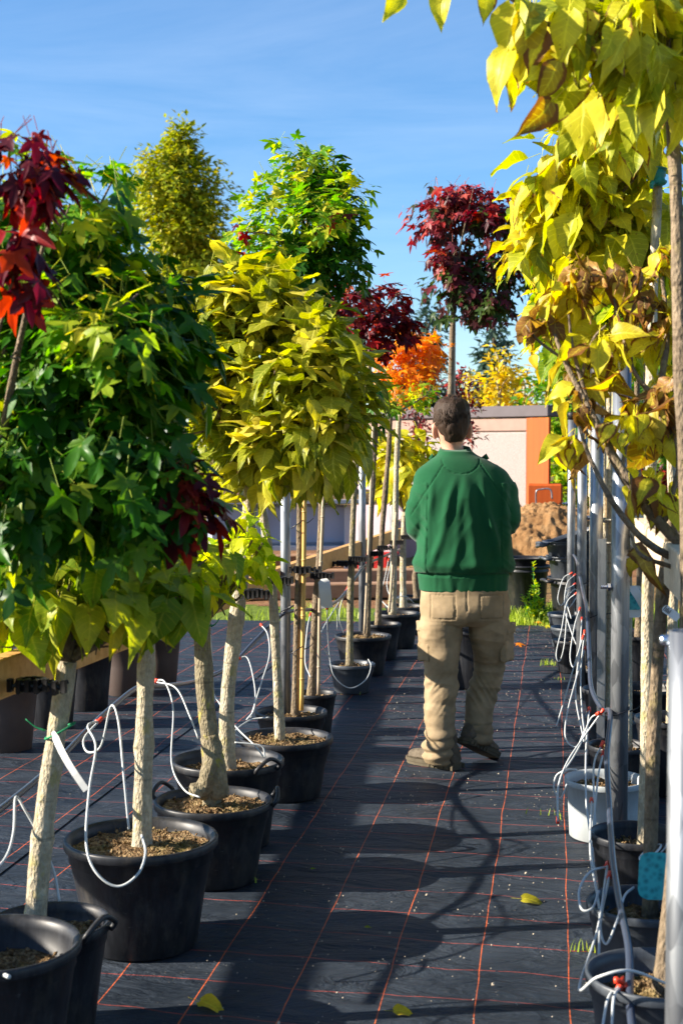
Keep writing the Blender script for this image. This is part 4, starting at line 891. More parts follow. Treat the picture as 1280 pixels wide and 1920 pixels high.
for pts, r in (([(1345, 1075, 3.75), (1240, 985, 3.7), (1165, 880, 3.7), (1105, 770, 3.75), (1060, 680, 3.8), (1030, 600, 3.85)], (.017, .005)), ([(1345, 1080, 3.75), (1230, 1030, 3.66), (1160, 960, 3.62), (1110, 870, 3.65), (1085, 800, 3.7)], (.012, .004)),
               ([(1290, 1030, 3.72), (1210, 960, 3.74), (1150, 870, 3.78), (1120, 800, 3.8)], (.010, .004)), ([(1350, 1040, 3.75), (1290, 900, 3.74), (1240, 760, 3.75), (1250, 620, 3.8), (1240, 520, 3.85)], (.016, .005)),
               ([(1345, 1090, 3.75), (1250, 1060, 3.6), (1200, 1040, 3.55), (1180, 1000, 3.55)], (.008, .003)), ([(1105, 770, 3.75), (1075, 660, 3.8), (1065, 590, 3.82)], (.007, .003)), ([(1085, 720, 3.78), (1110, 640, 3.8), (1135, 610, 3.8)], (.006, .003)),
               ([(1165, 880, 3.7), (1180, 800, 3.7), (1210, 790, 3.68)], (.006, .003)), ([(1240, 985, 3.7), (1270, 880, 3.72), (1262, 800, 3.72)], (.009, .004)), ([(1065, 680, 3.8), (1010, 640, 3.82), (985, 610, 3.85)], (.005, .002)), ([(1240, 760, 3.75), (1185, 690, 3.78), (1150, 560, 3.85)], (.008, .003))):
    tube(mb, catmull([P(*q) for q in pts], 7), r, 9, .14, 22)
mb.build('branches', M['bark_brown'], T)
potted('potted_tree', 'tree in the pale grey tub half hidden by the capped post', (1134, 1458, .158, K(mat='pot_pale', fill_=.82, taper=.93)), [(1150, 1465, 5.55), (1152, 1250, 5.55), (1150, 900, 5.55), (1152, 600, 5.55)], (.014, .011), bk='bark_pale',
       crowns=[('crown', 'lf_greenyel', 'heart', [(1150, 480, 75, 70, 5.6), (1200, 560, 55, 50, 5.6)], 110, .12, K(stem=True, droop=.6, inner=.3))], limbs=6, seed=75, d=5.5)
for k, (u, v, d, r, tu, top, vb, pm, lb, mat) in enumerate(((1160, 1395, 6.1, .135, 1176, 620, 1400, 'pot', 'tree with a green crown in the black pot straight behind the pale tub', 'lf_lime'), (1150, 1342, 6.8, .14, 1141, 640, 1345, 'pot_grey', 'speckled stem yellow tree behind the second right post', 'lf_yellow'),
        (1143, 1290, 7.6, .15, 1131, 640, 1294, 'pot', 'thin stem tree with grass growing in its black pot', 'lf_yellow'), (1128, 1250, 8.6, .15, 1126, 700, 1255, 'pot', 'thin tree in the black pot below the tangle of white tubes', 'lf_lime'), (1100, 1205, 9.6, .16, 1106, 700, 1210, 'pot_grey', 'thin tree in the far grey pot beside the stacked tubs', 'lf_gold'))):
    potted('potted_tree', lb, (u, v, r, K(mat=pm, fill_=.85)), [(tu, vb+4, d), (tu+2, 1000, d), (tu, 800, d), (tu+2, top, d)], (.016, .012), bk='bark_pale',
           crowns=[('crown', mat, 'heart', [(tu-10, top-95, 90, 75, d), (tu-50, top-150, 60, 60, d), (tu+40, top-40, 50, 45, d), ((tu-75, top-190, 85, 60, d) if k % 2 else (tu-110, top-230, 60, 50, d)), (tu-70, top-60, 60, 50, d)], 340, .13, K(stem=True, droop=.6, inner=.2, lump=.5))], limbs=6, seed=80+k, d=d)
# third line of trees, right
for k, (u, top, d, lb, mat) in enumerate(((1196, 560, 9.0, 'brown stem tree right of the capped post', 'lf_lime'), (1214, 620, 7.0, 'second brown stem right of the capped post', 'lf_greenyel'), (1258, 650, 6.2, 'stout pale stem tree close to the right edge', 'lf_greenyel'))):
    g = G(u, 845+4000/d); mb = None
    T = potted('potted_tree', lb, (u, 845+1.16*FPX/d, .16, K(mat='pot')), [(u, 845+1.2*FPX/d, d), (u+3, 1000, d), (u-3, 800, d), (u, top, d)], (.022, .016), bk='bark_pale' if k else 'bark_brown',
               crowns=[('crown', mat, 'heart', [(u+10, top-110, 110, 100, d), (u+60, top-40, 70, 70, d)], 260, .14, K(stem=True, droop=.6, inner=.35))], limbs=6, seed=90+k, d=d)

# ---------------------------------------------------------------- hoses and drip tubes
def hose(label, pts, r, name='irrigation_hose'):
    mb = MB(); tube(mb, catmull([P(*q) for q in pts], 10), r, 12); return tag(mb.build(name, M['hose'], None, True, P(*pts[0])), label, 'hose', 'main irrigation hoses')
hose('grey irrigation hose sagging behind the left row of trunks', [(-60, 1560, 3.7), (0, 1518, 3.9), (95, 1440, 4.3), (165, 1368, 4.6), (215, 1322, 4.9), (262, 1288, 5.2), (310, 1286, 5.5), (370, 1276, 6.0), (430, 1250, 6.4), (475, 1205, 6.7), (520, 1160, 6.9), (545, 1146, 7.0), (600, 1140, 7.8), (640, 1120, 8.8), (682, 1063, 9.8), (720, 1043, 10.8), (748, 1030, 12.2)], .0095)
hose('dark grey irrigation hose running down in front of the right posts', [(1192, 1990, 2.95), (1180, 1880, 3.15), (1178, 1780, 3.35), (1160, 1690, 3.7), (1148, 1610, 4.0), (1142, 1520, 4.4), (1137, 1420, 4.8), (1143, 1337, 5.2), (1128, 1330, 5.6), (1108, 1290, 6.0), (1104, 1230, 6.4), (1100, 1150, 6.75), (1092, 1110, 7.6), (1086, 1080, 8.5), (1080, 1050, 10.0), (1074, 1040, 10.8)], .0095)
def drip(label, pts, red=True, r=.0032, name='drip_tube', grp='white drip tubes of the left row'):
    q = P(*pts[0]); T = thing(name, label, 'drip tube', q, grp); mb = MB(); cp = catmull([P(*p) for p in pts], 8); tube(mb, cp, r, 8); mb.build('tube', M['tube_white'], T)
    if red:
        mb = MB(); d = (cp[1]-cp[0]).normalized(); tube(mb, [cp[0]-d*.012, cp[0]-d*.004, cp[0]+d*.004, cp[0]+d*.014], lambda s: .0065+.0025*math.sin(s*9), 10); mb.build('connector', M['tube_red'], T)
    return T
drip('white drip tube looping down over the rim of the big black pot', [(184, 1352, 4.6), (165, 1362, 4.45), (180, 1400, 4.3), (168, 1480, 4.1), (162, 1580, 3.98), (180, 1635, 3.93), (220, 1662, 3.92), (258, 1640, 3.93), (273, 1600, 3.98), (266, 1566, 4.08)], r=.0038)
drip('white drip tube arching beside the big pot and down to its soil', [(188, 1350, 4.6), (158, 1385, 4.5), (165, 1410, 4.45), (190, 1398, 4.4), (208, 1325, 4.4), (222, 1350, 4.35), (232, 1450, 4.25), (242, 1555, 4.2)], r=.0036)
drip('white drip tube drooping at the left picture edge', [(-30, 1650, 3.4), (10, 1610, 3.5), (26, 1560, 3.6), (30, 1495, 3.7), (48, 1520, 3.7), (70, 1560, 3.7), (100, 1630, 3.68), (112, 1690, 3.66)], r=.0036)
drip('short white drip tube end in the foremost left pot', [(-20, 1835, 3.15), (5, 1828, 3.12), (18, 1832, 3.1)], False, .005)
drip('white drip tube arching to the knobbly trunk pot, left strand', [(292, 1275, 5.3), (310, 1280, 5.25), (325, 1330, 5.15), (322, 1430, 5.0), (345, 1480, 4.9), (375, 1495, 4.85)])
drip('white drip tube arching from the hose towards the lichened base', [(290, 1278, 5.3), (330, 1290, 5.2), (355, 1340, 5.1), (372, 1385, 5.05)])
drip('white drip tube crossing behind the knobbly trunk to the next pot', [(380, 1258, 6.0), (400, 1300, 5.9), (440, 1360, 5.6), (475, 1395, 5.45), (495, 1420, 5.4)])
drip('white drip tube hanging between the knobbly and thick trunks', [(395, 1190, 5.6), (398, 1250, 5.6), (401, 1320, 5.6), (395, 1330, 5.6)], False)
drip('white drip tube looping between the thick and slim trunks', [(446, 1235, 6.3), (465, 1235, 6.3), (478, 1290, 6.2), (476, 1330, 6.1), (462, 1350, 6.1)])
drip('white drip tube falling in a long curve beside the slim trunk', [(490, 1172, 6.8), (502, 1190, 6.7), (505, 1230, 6.6), (490, 1280, 6.4), (470, 1345, 6.2)])
drip('white drip tube arching onto the bark filled black pot', [(505, 1345, 6.1), (470, 1350, 6.1), (440, 1372, 6.0), (455, 1385, 6.0)], False)
drip('white drip tube stub stuck in the bark filled black pot', [(440, 1392, 5.3), (470, 1395, 5.3), (492, 1400, 5.3), (497, 1420, 5.3)], False)
drip('white drip tube between the first left post and the thin cane', [(582, 1152, 7.6), (576, 1180, 7.5), (572, 1240, 7.4), (582, 1270, 7.3)])
drip('white drip tube slanting down from the thin cane to the grey pot', [(640, 1122, 8.8), (610, 1170, 8.0), (600, 1200, 7.8), (620, 1235, 8.3)])
drip('white drip tube looped over the front of the small grey pot', [(613, 1140, 7.3), (616, 1210, 8.2), (625, 1265, 8.3), (655, 1290, 8.35), (685, 1275, 8.4), (695, 1250, 8.5), (690, 1236, 8.65)])
drip('first white drip tube hanging from the hose behind the lichened stem', [(650, 1105, 9.1), (634, 1130, 9.1), (632, 1180, 9.2)])
drip('second white drip tube hanging from the hose behind the lichened stem', [(652, 1100, 9.1), (640, 1130, 9.2), (636, 1160, 9.2), (645, 1188, 9.3)])
drip('white drip tube right of the second left post', [(728, 1050, 10.9), (722, 1080, 10.8), (714, 1120, 10.7), (728, 1140, 10.6)])
drip('white drip tube draped over the far left pots', [(735, 1045, 11.2), (725, 1095, 11.2), (735, 1120, 11), (760, 1118, 11.2), (775, 1130, 11.3)])
GR = 'white drip tubes of the right row'
for lb, pts in (('nearest white drip tube hanging below the big red connector on the right', [(1164, 1848, 3.2), (1140, 1870, 3.15), (1128, 1930, 3.1)]),
                ('second white drip tube below the big red connector on the right', [(1162, 1852, 3.2), (1150, 1870, 3.12), (1146, 1930, 3.1)]),
                ('long white drip tube bent in a sharp corner over the front right pot', [(1138, 1620, 4.0), (1120, 1740, 3.6), (1085, 1852, 3.2), (1120, 1832, 3.1), (1180, 1820, 3.1), (1250, 1845, 3.2)]),
                ('white drip tube making a round loop left of the teal tag pot', [(1138, 1625, 4.0), (1105, 1635, 3.85), (1085, 1670, 3.8), (1090, 1705, 3.75), (1110, 1702, 3.75), (1122, 1670, 3.8)]),
                ('white drip tube in a narrow hanging loop before the teal tag pot', [(1142, 1640, 3.9), (1125, 1730, 3.7), (1136, 1770, 3.65), (1158, 1720, 3.65), (1170, 1680, 3.7), (1187, 1664, 3.75)]),
                ('white drip tube dropping straight into the near dark grey pot', [(1108, 1500, 4.6), (1106, 1600, 4.2), (1122, 1700, 3.8), (1122, 1790, 3.5)]),
                ('left white drip tube hanging down the pale tub', [(1128, 1395, 4.9), (1112, 1440, 4.85), (1116, 1560, 4.75), (1118, 1625, 4.6)]),
                ('right white drip tube hanging down the pale tub', [(1130, 1412, 4.9), (1120, 1460, 4.8), (1110, 1580, 4.7), (1116, 1630, 4.6), (1135, 1585, 4.6)]),
                ('white drip tube looped in a circle left of the pale tub rim', [(1120, 1338, 5.3), (1105, 1350, 5.4), (1085, 1400, 5.3), (1060, 1440, 5.2), (1042, 1455, 5.2), (1038, 1480, 5.2), (1050, 1497, 5.2), (1062, 1470, 5.2)]),
                ('white drip tube hanging to the mat in front of the pale tub', [(1128, 1334, 5.3), (1095, 1380, 5.3), (1062, 1430, 5.2), (1045, 1480, 5.15), (1045, 1540, 5.1)]),
                ('white drip tube curving over the pale tub rim', [(1045, 1538, 5.15), (1046, 1470, 5.2), (1060, 1445, 5.2), (1080, 1443, 5.25)]),
                ('long straight white drip tube pair member beside the second post', [(1104, 1330, 5.6), (1098, 1400, 5.3), (1098, 1500, 5.0), (1105, 1560, 4.9)]),
                ('white drip tube in the long shadowed slant to the mat', [(1092, 1195, 7.0), (1075, 1250, 6.9), (1055, 1320, 6.7), (1042, 1362, 6.6)]),
                ('white drip tube with a drooping belly left of the hose', [(1096, 1215, 6.8), (1080, 1270, 6.6), (1062, 1340, 6.3), (1060, 1385, 6.2), (1080, 1400, 6.1), (1095, 1370, 6.1)]),
                ('innermost white drip tube of the tangle, hanging lowest', [(1095, 1185, 7.1), (1088, 1260, 6.9), (1090, 1330, 6.3), (1096, 1380, 5.9)]),
                ('white drip tube of the tangle crossing from post to mat', [(1090, 1160, 7.5), (1086, 1220, 7.2), (1078, 1300, 6.8), (1094, 1390, 6.0)]),
                ('upper white drip tube loop beside the black tub stack', [(1077, 1078, 9.2), (1062, 1095, 9.1), (1058, 1140, 9.0), (1072, 1190, 8.8), (1085, 1220, 8.5)]),
                ('round white drip tube coil beside the black tub stack', [(1077, 1095, 9.1), (1060, 1110, 9.0), (1064, 1140, 9.0), (1082, 1115, 9.0), (1076, 1105, 9.0), (1062, 1125, 9.0), (1070, 1160, 8.9)]),
                ('white drip tube hanging in a long hairpin left of the posts', [(1080, 1112, 8.8), (1062, 1130, 8.8), (1052, 1180, 8.7), (1042, 1225, 8.6), (1048, 1240, 8.6), (1057, 1210, 8.6), (1062, 1150, 8.7)]),
                ('thin white drip tube in front of the tub handles', [(1070, 1075, 9.8), (1055, 1085, 9.8), (1045, 1120, 9.7), (1052, 1135, 9.7), (1066, 1110, 9.7)]),
                ('lower white drip tube loop by the third post', [(1086, 1142, 8.0), (1076, 1175, 7.9), (1068, 1230, 7.8), (1076, 1250, 7.7), (1090, 1200, 7.7)])):
    drip(lb, pts, True, .0034, grp=GR)
T = thing('hose_connector', 'cluster of red hose barbs on the near right hose', 'connector', P(1166, 1845, 3.22))
mb = MB(); 
for q in ((1160, 1838), (1166, 1850), (1165, 1862)): c = P(q[0], q[1], 3.2); tube(mb, [c-RT*.012, c-RT*.005, c, c+RT*.01], lambda s: .007+.004*math.sin(s*8), 10)
mb.build('barb', M['tube_red'], T)

# ---------------------------------------------------------------- tubs and plant at the end of the right row
def tub(label, u, v, r, h, z=0, mat='pot', group='black tubs at the end of the right row', handles=(200, 20), tilt=0, cp=None):
    g = cp if cp is not None else G(u, v); base = V(g.x, g.y, z); T = thing('tub', label, 'tub', base, group)
    mb = MB(); prof = [(.001, .004), (r*.8, 0), (r*.82, .01), (r*.93, h*.86), (r*.97, h*.865), (r*.975, h*.9), (r*.95, h*.905), (r*.955, h*.95), (r*1.04, h*.96), (r*1.05, h), (r*.97, h), (r*.9, h*.8), (r*.78, .02), (.001, .02)]
    lathe(mb, base, prof, 40); o = mb.build('shell', M[mat], T)
    for a in handles:
        hb = MB(); e_ = V(math.cos(R(a)), math.sin(R(a)), 0); s = V(-e_.y, e_.x, 0); b = base+V(0, 0, h*.93)
        tube(hb, catmull([b+e_*r-s*.08, b+e_*(r+.05)-s*.08, b+e_*(r+.06)+V(0, 0, .01), b+e_*(r+.05)+s*.08, b+e_*r+s*.08], 4), .014, 8); hb.build('handle', M[mat], T)
    if tilt: T.rotation_euler = (0, tilt, 0)
    return T
tub('wide black tub standing on the grass behind the tall weed', 985, 1150, .215, .45)
g = G(985, 1150); tub('second black tub nested on top of the wide black one', 0, 0, .205, .12, .40, cp=g, handles=())
g = G(1040, 1172); g.x += .2
tub('lowest big black tub of the leaning stack beside the right posts', 0, 0, .26, .42, 0, cp=g); tub('second tub up in the leaning stack', 0, 0, .265, .26, .34, cp=g+V(-.01, 0, 0), mat='pot_grey')
tub('third tub up in the leaning stack, handles showing', 0, 0, .27, .22, .52, cp=g+V(-.02, 0, 0), mat='pot_grey', tilt=-.06); tub('topmost slanting grey tub of the stack', 0, 0, .27, .16, .64, cp=g+V(0.0, 0, 0), mat='pot_grey', tilt=-.32)
for k, (u, v, r, h, lb) in enumerate(((1062, 1215, .15, .26, 'empty grey pot on the mat in front of the leaning stack'), (1072, 1262, .13, .22, 'small empty black pot under the hairpin drip tube'), (1068, 1240, .14, .24, 'empty black pot between the tub stack and the tangled tubes'))):
    g = G(u, v); base = V(g.x, g.y, MAT_Z); T = thing('plant_pot', lb, 'pot', base, 'empty pots at the end of the right row'); make_pot(T, base, r, h, 'pot_grey' if k != 1 else 'pot', soil=True, seed=50+k)
g = G(882, 1291); base = V(g.x, g.y, MAT_Z); T = thing('plant_pot', 'tall black bucket standing on the mat beyond the man, seen between his legs', 'pot', base); make_pot(T, base, .15, .37, 'pot', soil=True, seed=61)
# weed
g = G(1000, 1168); T = thing('weed_plant', 'tall bright green weed with upright leafy stems before the black tubs', 'plant', g); rg = random.Random(12); lm = MB(); sm = MB()
for (dx, dy, h) in ((0, 0, .50), (.03, -.02, .30), (-.05, .0, .22), (.06, .03, .2), (-.02, -.05, .26)):
    p0 = g+V(dx, dy, 0); p1 = p0+V(dx*.6-.01, 0, h); cp = catmull([p0, p0.lerp(p1, .5)+V(.01, 0, 0), p1], 6); tube(sm, cp, (.005, .002), 5)
    for k in range(int(h*150)):
        t = rg.random(); q = cp[min(len(cp)-1, int(t*len(cp)))]+V(0, 0, rg.uniform(-.02, .02)); o_ = rdir(rg); o_.z = abs(o_.z)*.7+.3
        leaf_small(lm, q, o_, V(0, 0, 1), rg.uniform(.05, .10)*(1.2-t*.7), rg, wide=.7)
sm.build('stem', M['lf_grass'] if 0 else M['twine'], T); lm.build('leaves', M['lf_greenyel'], T)
# ================================================================ THE MAN
M['fleece'] = None
t = NT('green fleece', .92, .12)
f = t.noise(240, 4, .7); g = t.noise(7, 4)
t.col(t.mix(g, (.005, .056, .020), (.008, .088, .034))); t.set('Sheen Weight', .15); t.bump(t.math('ADD', f, t.math('MULTIPLY', g, 1.5)), .35, .004); M['fleece'] = t.m
t = NT('khaki work cloth', .9, .15)
f = t.noise(9, 6, .6); g = t.noise(300, 3)
t.col(t.mix(t.ramp(f, [(.3, 0.), (.75, 1.)]), (.19, .14, .08), (.33, .25, .155))); t.bump(t.math('ADD', g, t.noise(24, 4)), .35, .004); M['khaki'] = t.m
M['skin'] = simple('skin', (.52, .27, .18), .5, .4, .12, 20); M['skin'].node_tree.nodes['Principled BSDF'].inputs['Subsurface Weight'].default_value = .1
t = NT('dark brown hair', .6, .22); f = t.noise(160, 4, .7, t.vec((1, 1, .15))); t.col(t.mix(f, (.010, .006, .004), (.060, .034, .020))); t.bump(f, .8, .004); M['hair'] = t.m
M['boot'] = simple('dusty leather boot', (.10, .08, .055), .75, .25, .45, 14, 0, .5, .01)
M['sole'] = simple('boot sole', (.09, .075, .05), .85, .2, .3, 30)
MD = 6.72
def Q(u, v, f=0.0): p = P(u, v, MD); return p+FH*f       # a point on the man's own plane, f metres in front of it
def ell(mb, rings, sides=28, sup=1.0):
    """rings: (centre, half width, half depth); stacked cross sections facing up"""
    vs, fs = [], []; n = len(rings)
    for i, (c, a, b) in enumerate(rings):
        for k in range(sides):
            t_ = 2*math.pi*k/sides; co, si = math.cos(t_), math.sin(t_)
            co = math.copysign(abs(co)**sup, co); si = math.copysign(abs(si)**sup, si)
            vs.append(c+RT*a*co+FH*b*si)
    for i in range(n-1):
        for k in range(sides): k2 = (k+1) % sides; fs.append((i*sides+k, i*sides+k2, (i+1)*sides+k2, (i+1)*sides+k))
    fs += [tuple(reversed(range(sides))), tuple(range((n-1)*sides, n*sides))]; mb.add(vs, fs)
def smooth_rings(rings, n=5):
    cs = catmull([r[0] for r in rings], n); aa = catmull([V(r[1], r[2], 0) for r in rings], n); return [(c, a.x, a.y) for c, a in zip(cs, aa)]
def remesh(o, vox, smooth=6, disp=None, sf=.5):
    m = o.modifiers.new('r', 'REMESH'); m.mode = 'VOXEL'; m.voxel_size = vox
    s = o.modifiers.new('s', 'SMOOTH'); s.factor = sf; s.iterations = smooth
    dg = bpy.context.evaluated_depsgraph_get(); me = bpy.data.meshes.new_from_object(o.evaluated_get(dg)); o.modifiers.clear()
    mat = o.data.materials[0]; o.data = me
    if not me.materials: me.materials.append(mat)
    if disp:
        w = wpos(o); ns = [v.normal.copy() for v in me.vertices]
        for v, nn in zip(me.vertices, ns): v.co += nn*disp(v.co+w, nn)
        me.update()
    me.polygons.foreach_set('use_smooth', [True]*len(me.polygons)); me.name = o.name; return o
man = thing('person', 'dark haired man in green sweatshirt and khaki cargo trousers walking away down the aisle', 'person', V(Q(855, 1440).x, Q(855, 1440).y, 0))
px = MD/FPX
# body: head, neck, trunk, arms, hands, legs as one surface
hc = Q(846, 793, .02); bm_ = MB()
ell(bm_, smooth_rings([(Q(846, 752, .0), .02, .02), (Q(846, 758, .0), .05, .062), (Q(846, 775, .0), .070, .088), (Q(846, 795, .0), .073, .095), (Q(847, 815, .008), .066, .088), (Q(847, 832, .02), .054, .07), (Q(849, 848, .01), .054, .056), (Q(852, 866, 0), .062, .06), (Q(860, 890, 0), .13, .08), (Q(866, 960, 0), .15, .09), (Q(868, 1090, 0), .13, .09), (Q(870, 1140, 0), .12, .09)], 4))
# chin, nose, ears
tube(bm_, [Q(847, 822, .07), Q(848, 832, .09), Q(848, 838, .10)], lambda s: .03-.008*s, 10); tube(bm_, [Q(846, 800, .09), Q(846, 808, .112), Q(846, 814, .105)], lambda s: .008+.007*s, 8)
tube(bm_, [Q(846, 822, .088), Q(846, 824, .094)], .018, 8)
for s, (eu, ev) in ((-1, (816, 808)), (1, (878, 808))):
    tube(bm_, catmull([Q(eu, ev-13, .005), Q(eu+s*3.0, ev-9, -.012), Q(eu+s*3.5, ev, -.012), Q(eu+s*1.5, ev+10, .0), Q(eu, ev+12, .01)], 4), lambda s_: .011, 8)
sh_l, el_l, wr_l = Q(815, 900, .0), Q(793, 985, .01), Q(824, 1000, .27)
sh_r, el_r, wr_r = Q(920, 900, .0), Q(942, 975, .01), Q(902, 998, .27)
for a_, b_, c_ in ((sh_l, el_l, wr_l), (sh_r, el_r, wr_r)): tube(bm_, catmull([a_, a_.lerp(b_, .5), b_, b_.lerp(c_, .5)+FH*.02, c_], 4), (.045, .026), 12)
def hand(mb, w, d, inn):
    up = V(0, 0, 1); d = d.normalized(); s = d.cross(up).normalized()
    for k in range(4):
        b0 = w+d*.075+up*(.03-.02*k); L = (.068, .076, .070, .055)[k]; c = inn*.55
        pts = [w+d*.01+up*(.02-.013*k), b0, b0+(d+c*.3).normalized()*L*.45, b0+(d*.8+c).normalized()*L*.8+c*.004, b0+(d*.4+c*1.3).normalized()*L]
        tube(mb, catmull(pts, 3), (.012, .0075), 8)
    tube(mb, catmull([w+up*.015+d*.015, w+up*.04+d*.04+inn*.01, w+up*.05+d*.07+inn*.02, w+up*.05+d*.09+inn*.035], 3), (.014, .008), 8)
    tube(mb, [w-d*.02, w+d*.02, w+d*.075], lambda s_: .026+.006*s_, 12)
hand(bm_, wr_l, FH*.8+RT*.5, RT); hand(bm_, wr_r, FH*.8-RT*.5, -RT)
LEGL = [(Q(830, 1140, 0), .088), (Q(826, 1210, .0), .082), (Q(826, 1290, .01), .066), (Q(822, 1350, -.01), .056), (Q(822, 1420, -.01), .042)]
LEGR = [(Q(908, 1140, 0), .088), (Q(918, 1210, .05), .074), (Q(918, 1270, .10), .060), (Q(903, 1330, .10), .055), (Q(898, 1392, .08), .042)]
for L_ in (LEGL, LEGR):
    cs = catmull([p for p, r in L_], 4); rs = catmull([V(r, 0, 0) for p, r in L_], 4); tube(bm_, cs, (lambda rs: lambda s: rs[min(len(rs)-1, int(round(s*(len(rs)-1))))].x*.88)(rs), 14)
body = bm_.build('body', M['skin'], man); remesh(body, .0055, 3)
# face details on the far side
eb = MB()
for u in (833, 859):
    c = Q(u, 799, .083); lathe(eb, c-V(0, 0, .008), [(.001, 0), (.007, .003), (.009, .008), (.007, .013), (.001, .016)], 12)
eb.build('eyes', M['tag_white'], man)
# hair
hb = MB()
ell(hb, smooth_rings([(Q(847, 744, .01), .026, .03), (Q(847, 749, .008), .060, .074), (Q(847, 760, .005), .081, .098), (Q(847, 780, .0), .086, .106), (Q(848, 798, -.012), .080, .094), (Q(849, 812, -.026), .066, .070), (Q(849, 822, -.036), .050, .040), (Q(849, 829, -.04), .036, .022)], 4))
def hdisp(p, n):
    q = p-hc; f = q.dot(FH); z = q.z
    cut = 0
    if f > .03 and z < .045: cut = -.034*min(1, (f-.03)/.015)*min(1, (.045-z)/.01)      # face left free
    side = abs(q.dot(RT))
    if f > -.05: cut = min(cut, -.02*max(0, min(1, (side-.045)/.02))*max(0, min(1, (-.002-z)/.03)))
    return cut + .0035*noise.noise(V(p.x*70, p.y*70, p.z*14)) + .004*noise.noise(p*32)
hair = hb.build('hair', M['hair'], man); remesh(hair, .005, 2, hdisp)
rg = random.Random(4); tb = MB()
for _ in range(2600):
    o_ = rdir(rg); o_ = V(o_.x, o_.y, o_.z); a = o_.dot(RT); b = o_.dot(FH)
    if o_.z < -.62 or (b > .25 and o_.z < .35): continue
    wz = 1 if o_.z > 0 else 1
    p = Q(846.5, 786, -.004)+RT*a*.081*(1-.3*max(0, -o_.z))+FH*b*.098+V(0, 0, o_.z*(.103 if o_.z > 0 else .105))
    d = (V(0, 0, -.8)+FH*.15+o_*.22+rdir(rg)*.35); d = d-o_*d.dot(o_)*.8
    if o_.z > .6: d = RT*.5*rg.choice((-1, 1))+FH*.6+rdir(rg)*.5+o_*.25
    d.normalize(); s = d.cross(o_).normalized()*.0016; L = rg.uniform(.012, .026)
    tb.add([p-s+o_*.002, p+s+o_*.002, p+d*L*.6+o_*.007, p+d*L+o_*.004], [(0, 1, 2), (0, 2, 3), (1, 3, 2)])
tb.build('hair_strands', M['hair'], man)
# sweatshirt
sb = MB()
T_ = [(Q(868, 1108, 0), .212, .135), (Q(868, 1085, 0), .218, .14), (Q(869, 1060, 0), .228, .15), (Q(868, 1010, 0), .218, .15), (Q(867, 960, -.0), .228, .145), (Q(866, 915, -.01), .236, .135), (Q(864, 885, -.01), .215, .118), (Q(860, 866, -.01), .150, .098), (Q(856, 853, -.003), .095, .082), (Q(854, 846, .0), .078, .075)]
ell(sb, smooth_rings(T_, 5), 40, .85)
for pts, r in (([Q(828, 888, -.01), Q(803, 918, -.01), Q(790, 960, -.005), Q(791, 992, .01), Q(808, 1000, .12), Q(822, 1000, .24)], 0), ([Q(910, 888, -.01), Q(935, 918, -.01), Q(946, 952, .0), Q(945, 980, .01), Q(925, 996, .12), Q(904, 998, .24)], 0)):
    cs = catmull(pts, 6); tube(sb, cs, lambda s: .068+.009*math.sin(s*5.5)-.026*s**4, 22)
def sdisp(p, n):
    u = (p-Q(866, 960)).dot(RT); z = p.z; q = V(u, (p-Q(866, 960)).dot(FH)*.5, z)
    d = 0
    if z > .93:
        w = min(1, (z-.93)/.06)
        fall = min(1, max(0, (1.40-z)/.12))
        # long soft folds running from the shoulder blades to the waist
        for (u0, k, wd, am) in ((-.10, .28, .020, .014), (.03, -.10, .026, .012), (.12, -.22, .02, .012), (-.165, .05, .016, .010), (.19, -.05, .016, .009), (-.03, .12, .018, .008)):
            c = u0+k*(z-1.15)+.02*noise.noise(V(z*5, u0*30, 0)); d += am*math.exp(-((u-c)/wd)**2)*(.5+.5*noise.noise(V(z*4, u0*9, 3)))*2*w*fall
        d += .012*noise.noise(V(u*7, z*3.0+u*3, 1.7))*fall + .004*(1-2.5*abs(noise.noise(V(u*11-z*5, z*5, 5))))*w*fall
        if abs(u) > .17 and z < 1.35: d += .006*(1-2.4*abs(noise.noise(V(u*6, z*20+u*16, 2))))
        if z < 1.02: d += .012*math.exp(-((z-.965)/.022)**2)*(.6+.6*noise.noise(V(u*14, 0, 0)))      # blouse over the hem band
    else: d += -.004+.0035*math.sin(u*95)*0+.0035*noise.noise(V(u*42, z*6, 2))
    if .915 < z < .928: d -= .005
    # yoke patch seam below the collar
    rr = math.hypot(u*1.0+.015, (z-1.462)*1.25)
    if n.dot(FH) < 0 and abs(rr-.088) < .0028 and z < 1.462: d -= .003
    # raglan seams
    for s in (-1, 1):
        cc = s*(.085+ (1.44-z)*.62)
        if 1.2 < z < 1.44 and abs(u-cc+.01) < .0035 and n.dot(FH) < .1: d -= .003
    return d
sweat = sb.build('sweatshirt', M['fleece'], man); remesh(sweat, .0055, 7, sdisp)
cb = MB()
for k, (dz, r_) in enumerate(((0, 1), (.0, 1))): pass
ring = lambda v, a, b, f=0: [Q(853, v, f)+RT*a*math.cos(R(x))+FH*b*math.sin(R(x))+V(0, 0, .012*math.sin(R(x))) for x in range(0, 360, 10)]
r0_, r1_, r2_, r3_ = ring(858, .094, .085, -.004), ring(845, .078, .076, -.002), ring(839, .070, .069), ring(852, .060, .060)
vs = r0_+r1_+r2_+r3_; n36 = 36
cb.add(vs, [(i*n36+k, i*n36+(k+1) % n36, (i+1)*n36+(k+1) % n36, (i+1)*n36+k) for i in range(3) for k in range(n36)]); 
for s, u in ((-1, 818), (1, 905)):        # collar points standing proud at the front
    a = Q(u, 858, .05); cb.add([a, a+RT*s*.02+V(0, 0, .02), a+RT*s*.035+V(0, 0, -.005), a+FH*.05, a+RT*s*.01+FH*.01+V(0, 0, -.02)], [(0, 1, 2, 4), (1, 3, 2), (0, 3, 1), (0, 4, 3), (2, 3, 4)])
cb.build('collar', M['fleece'], sweat)
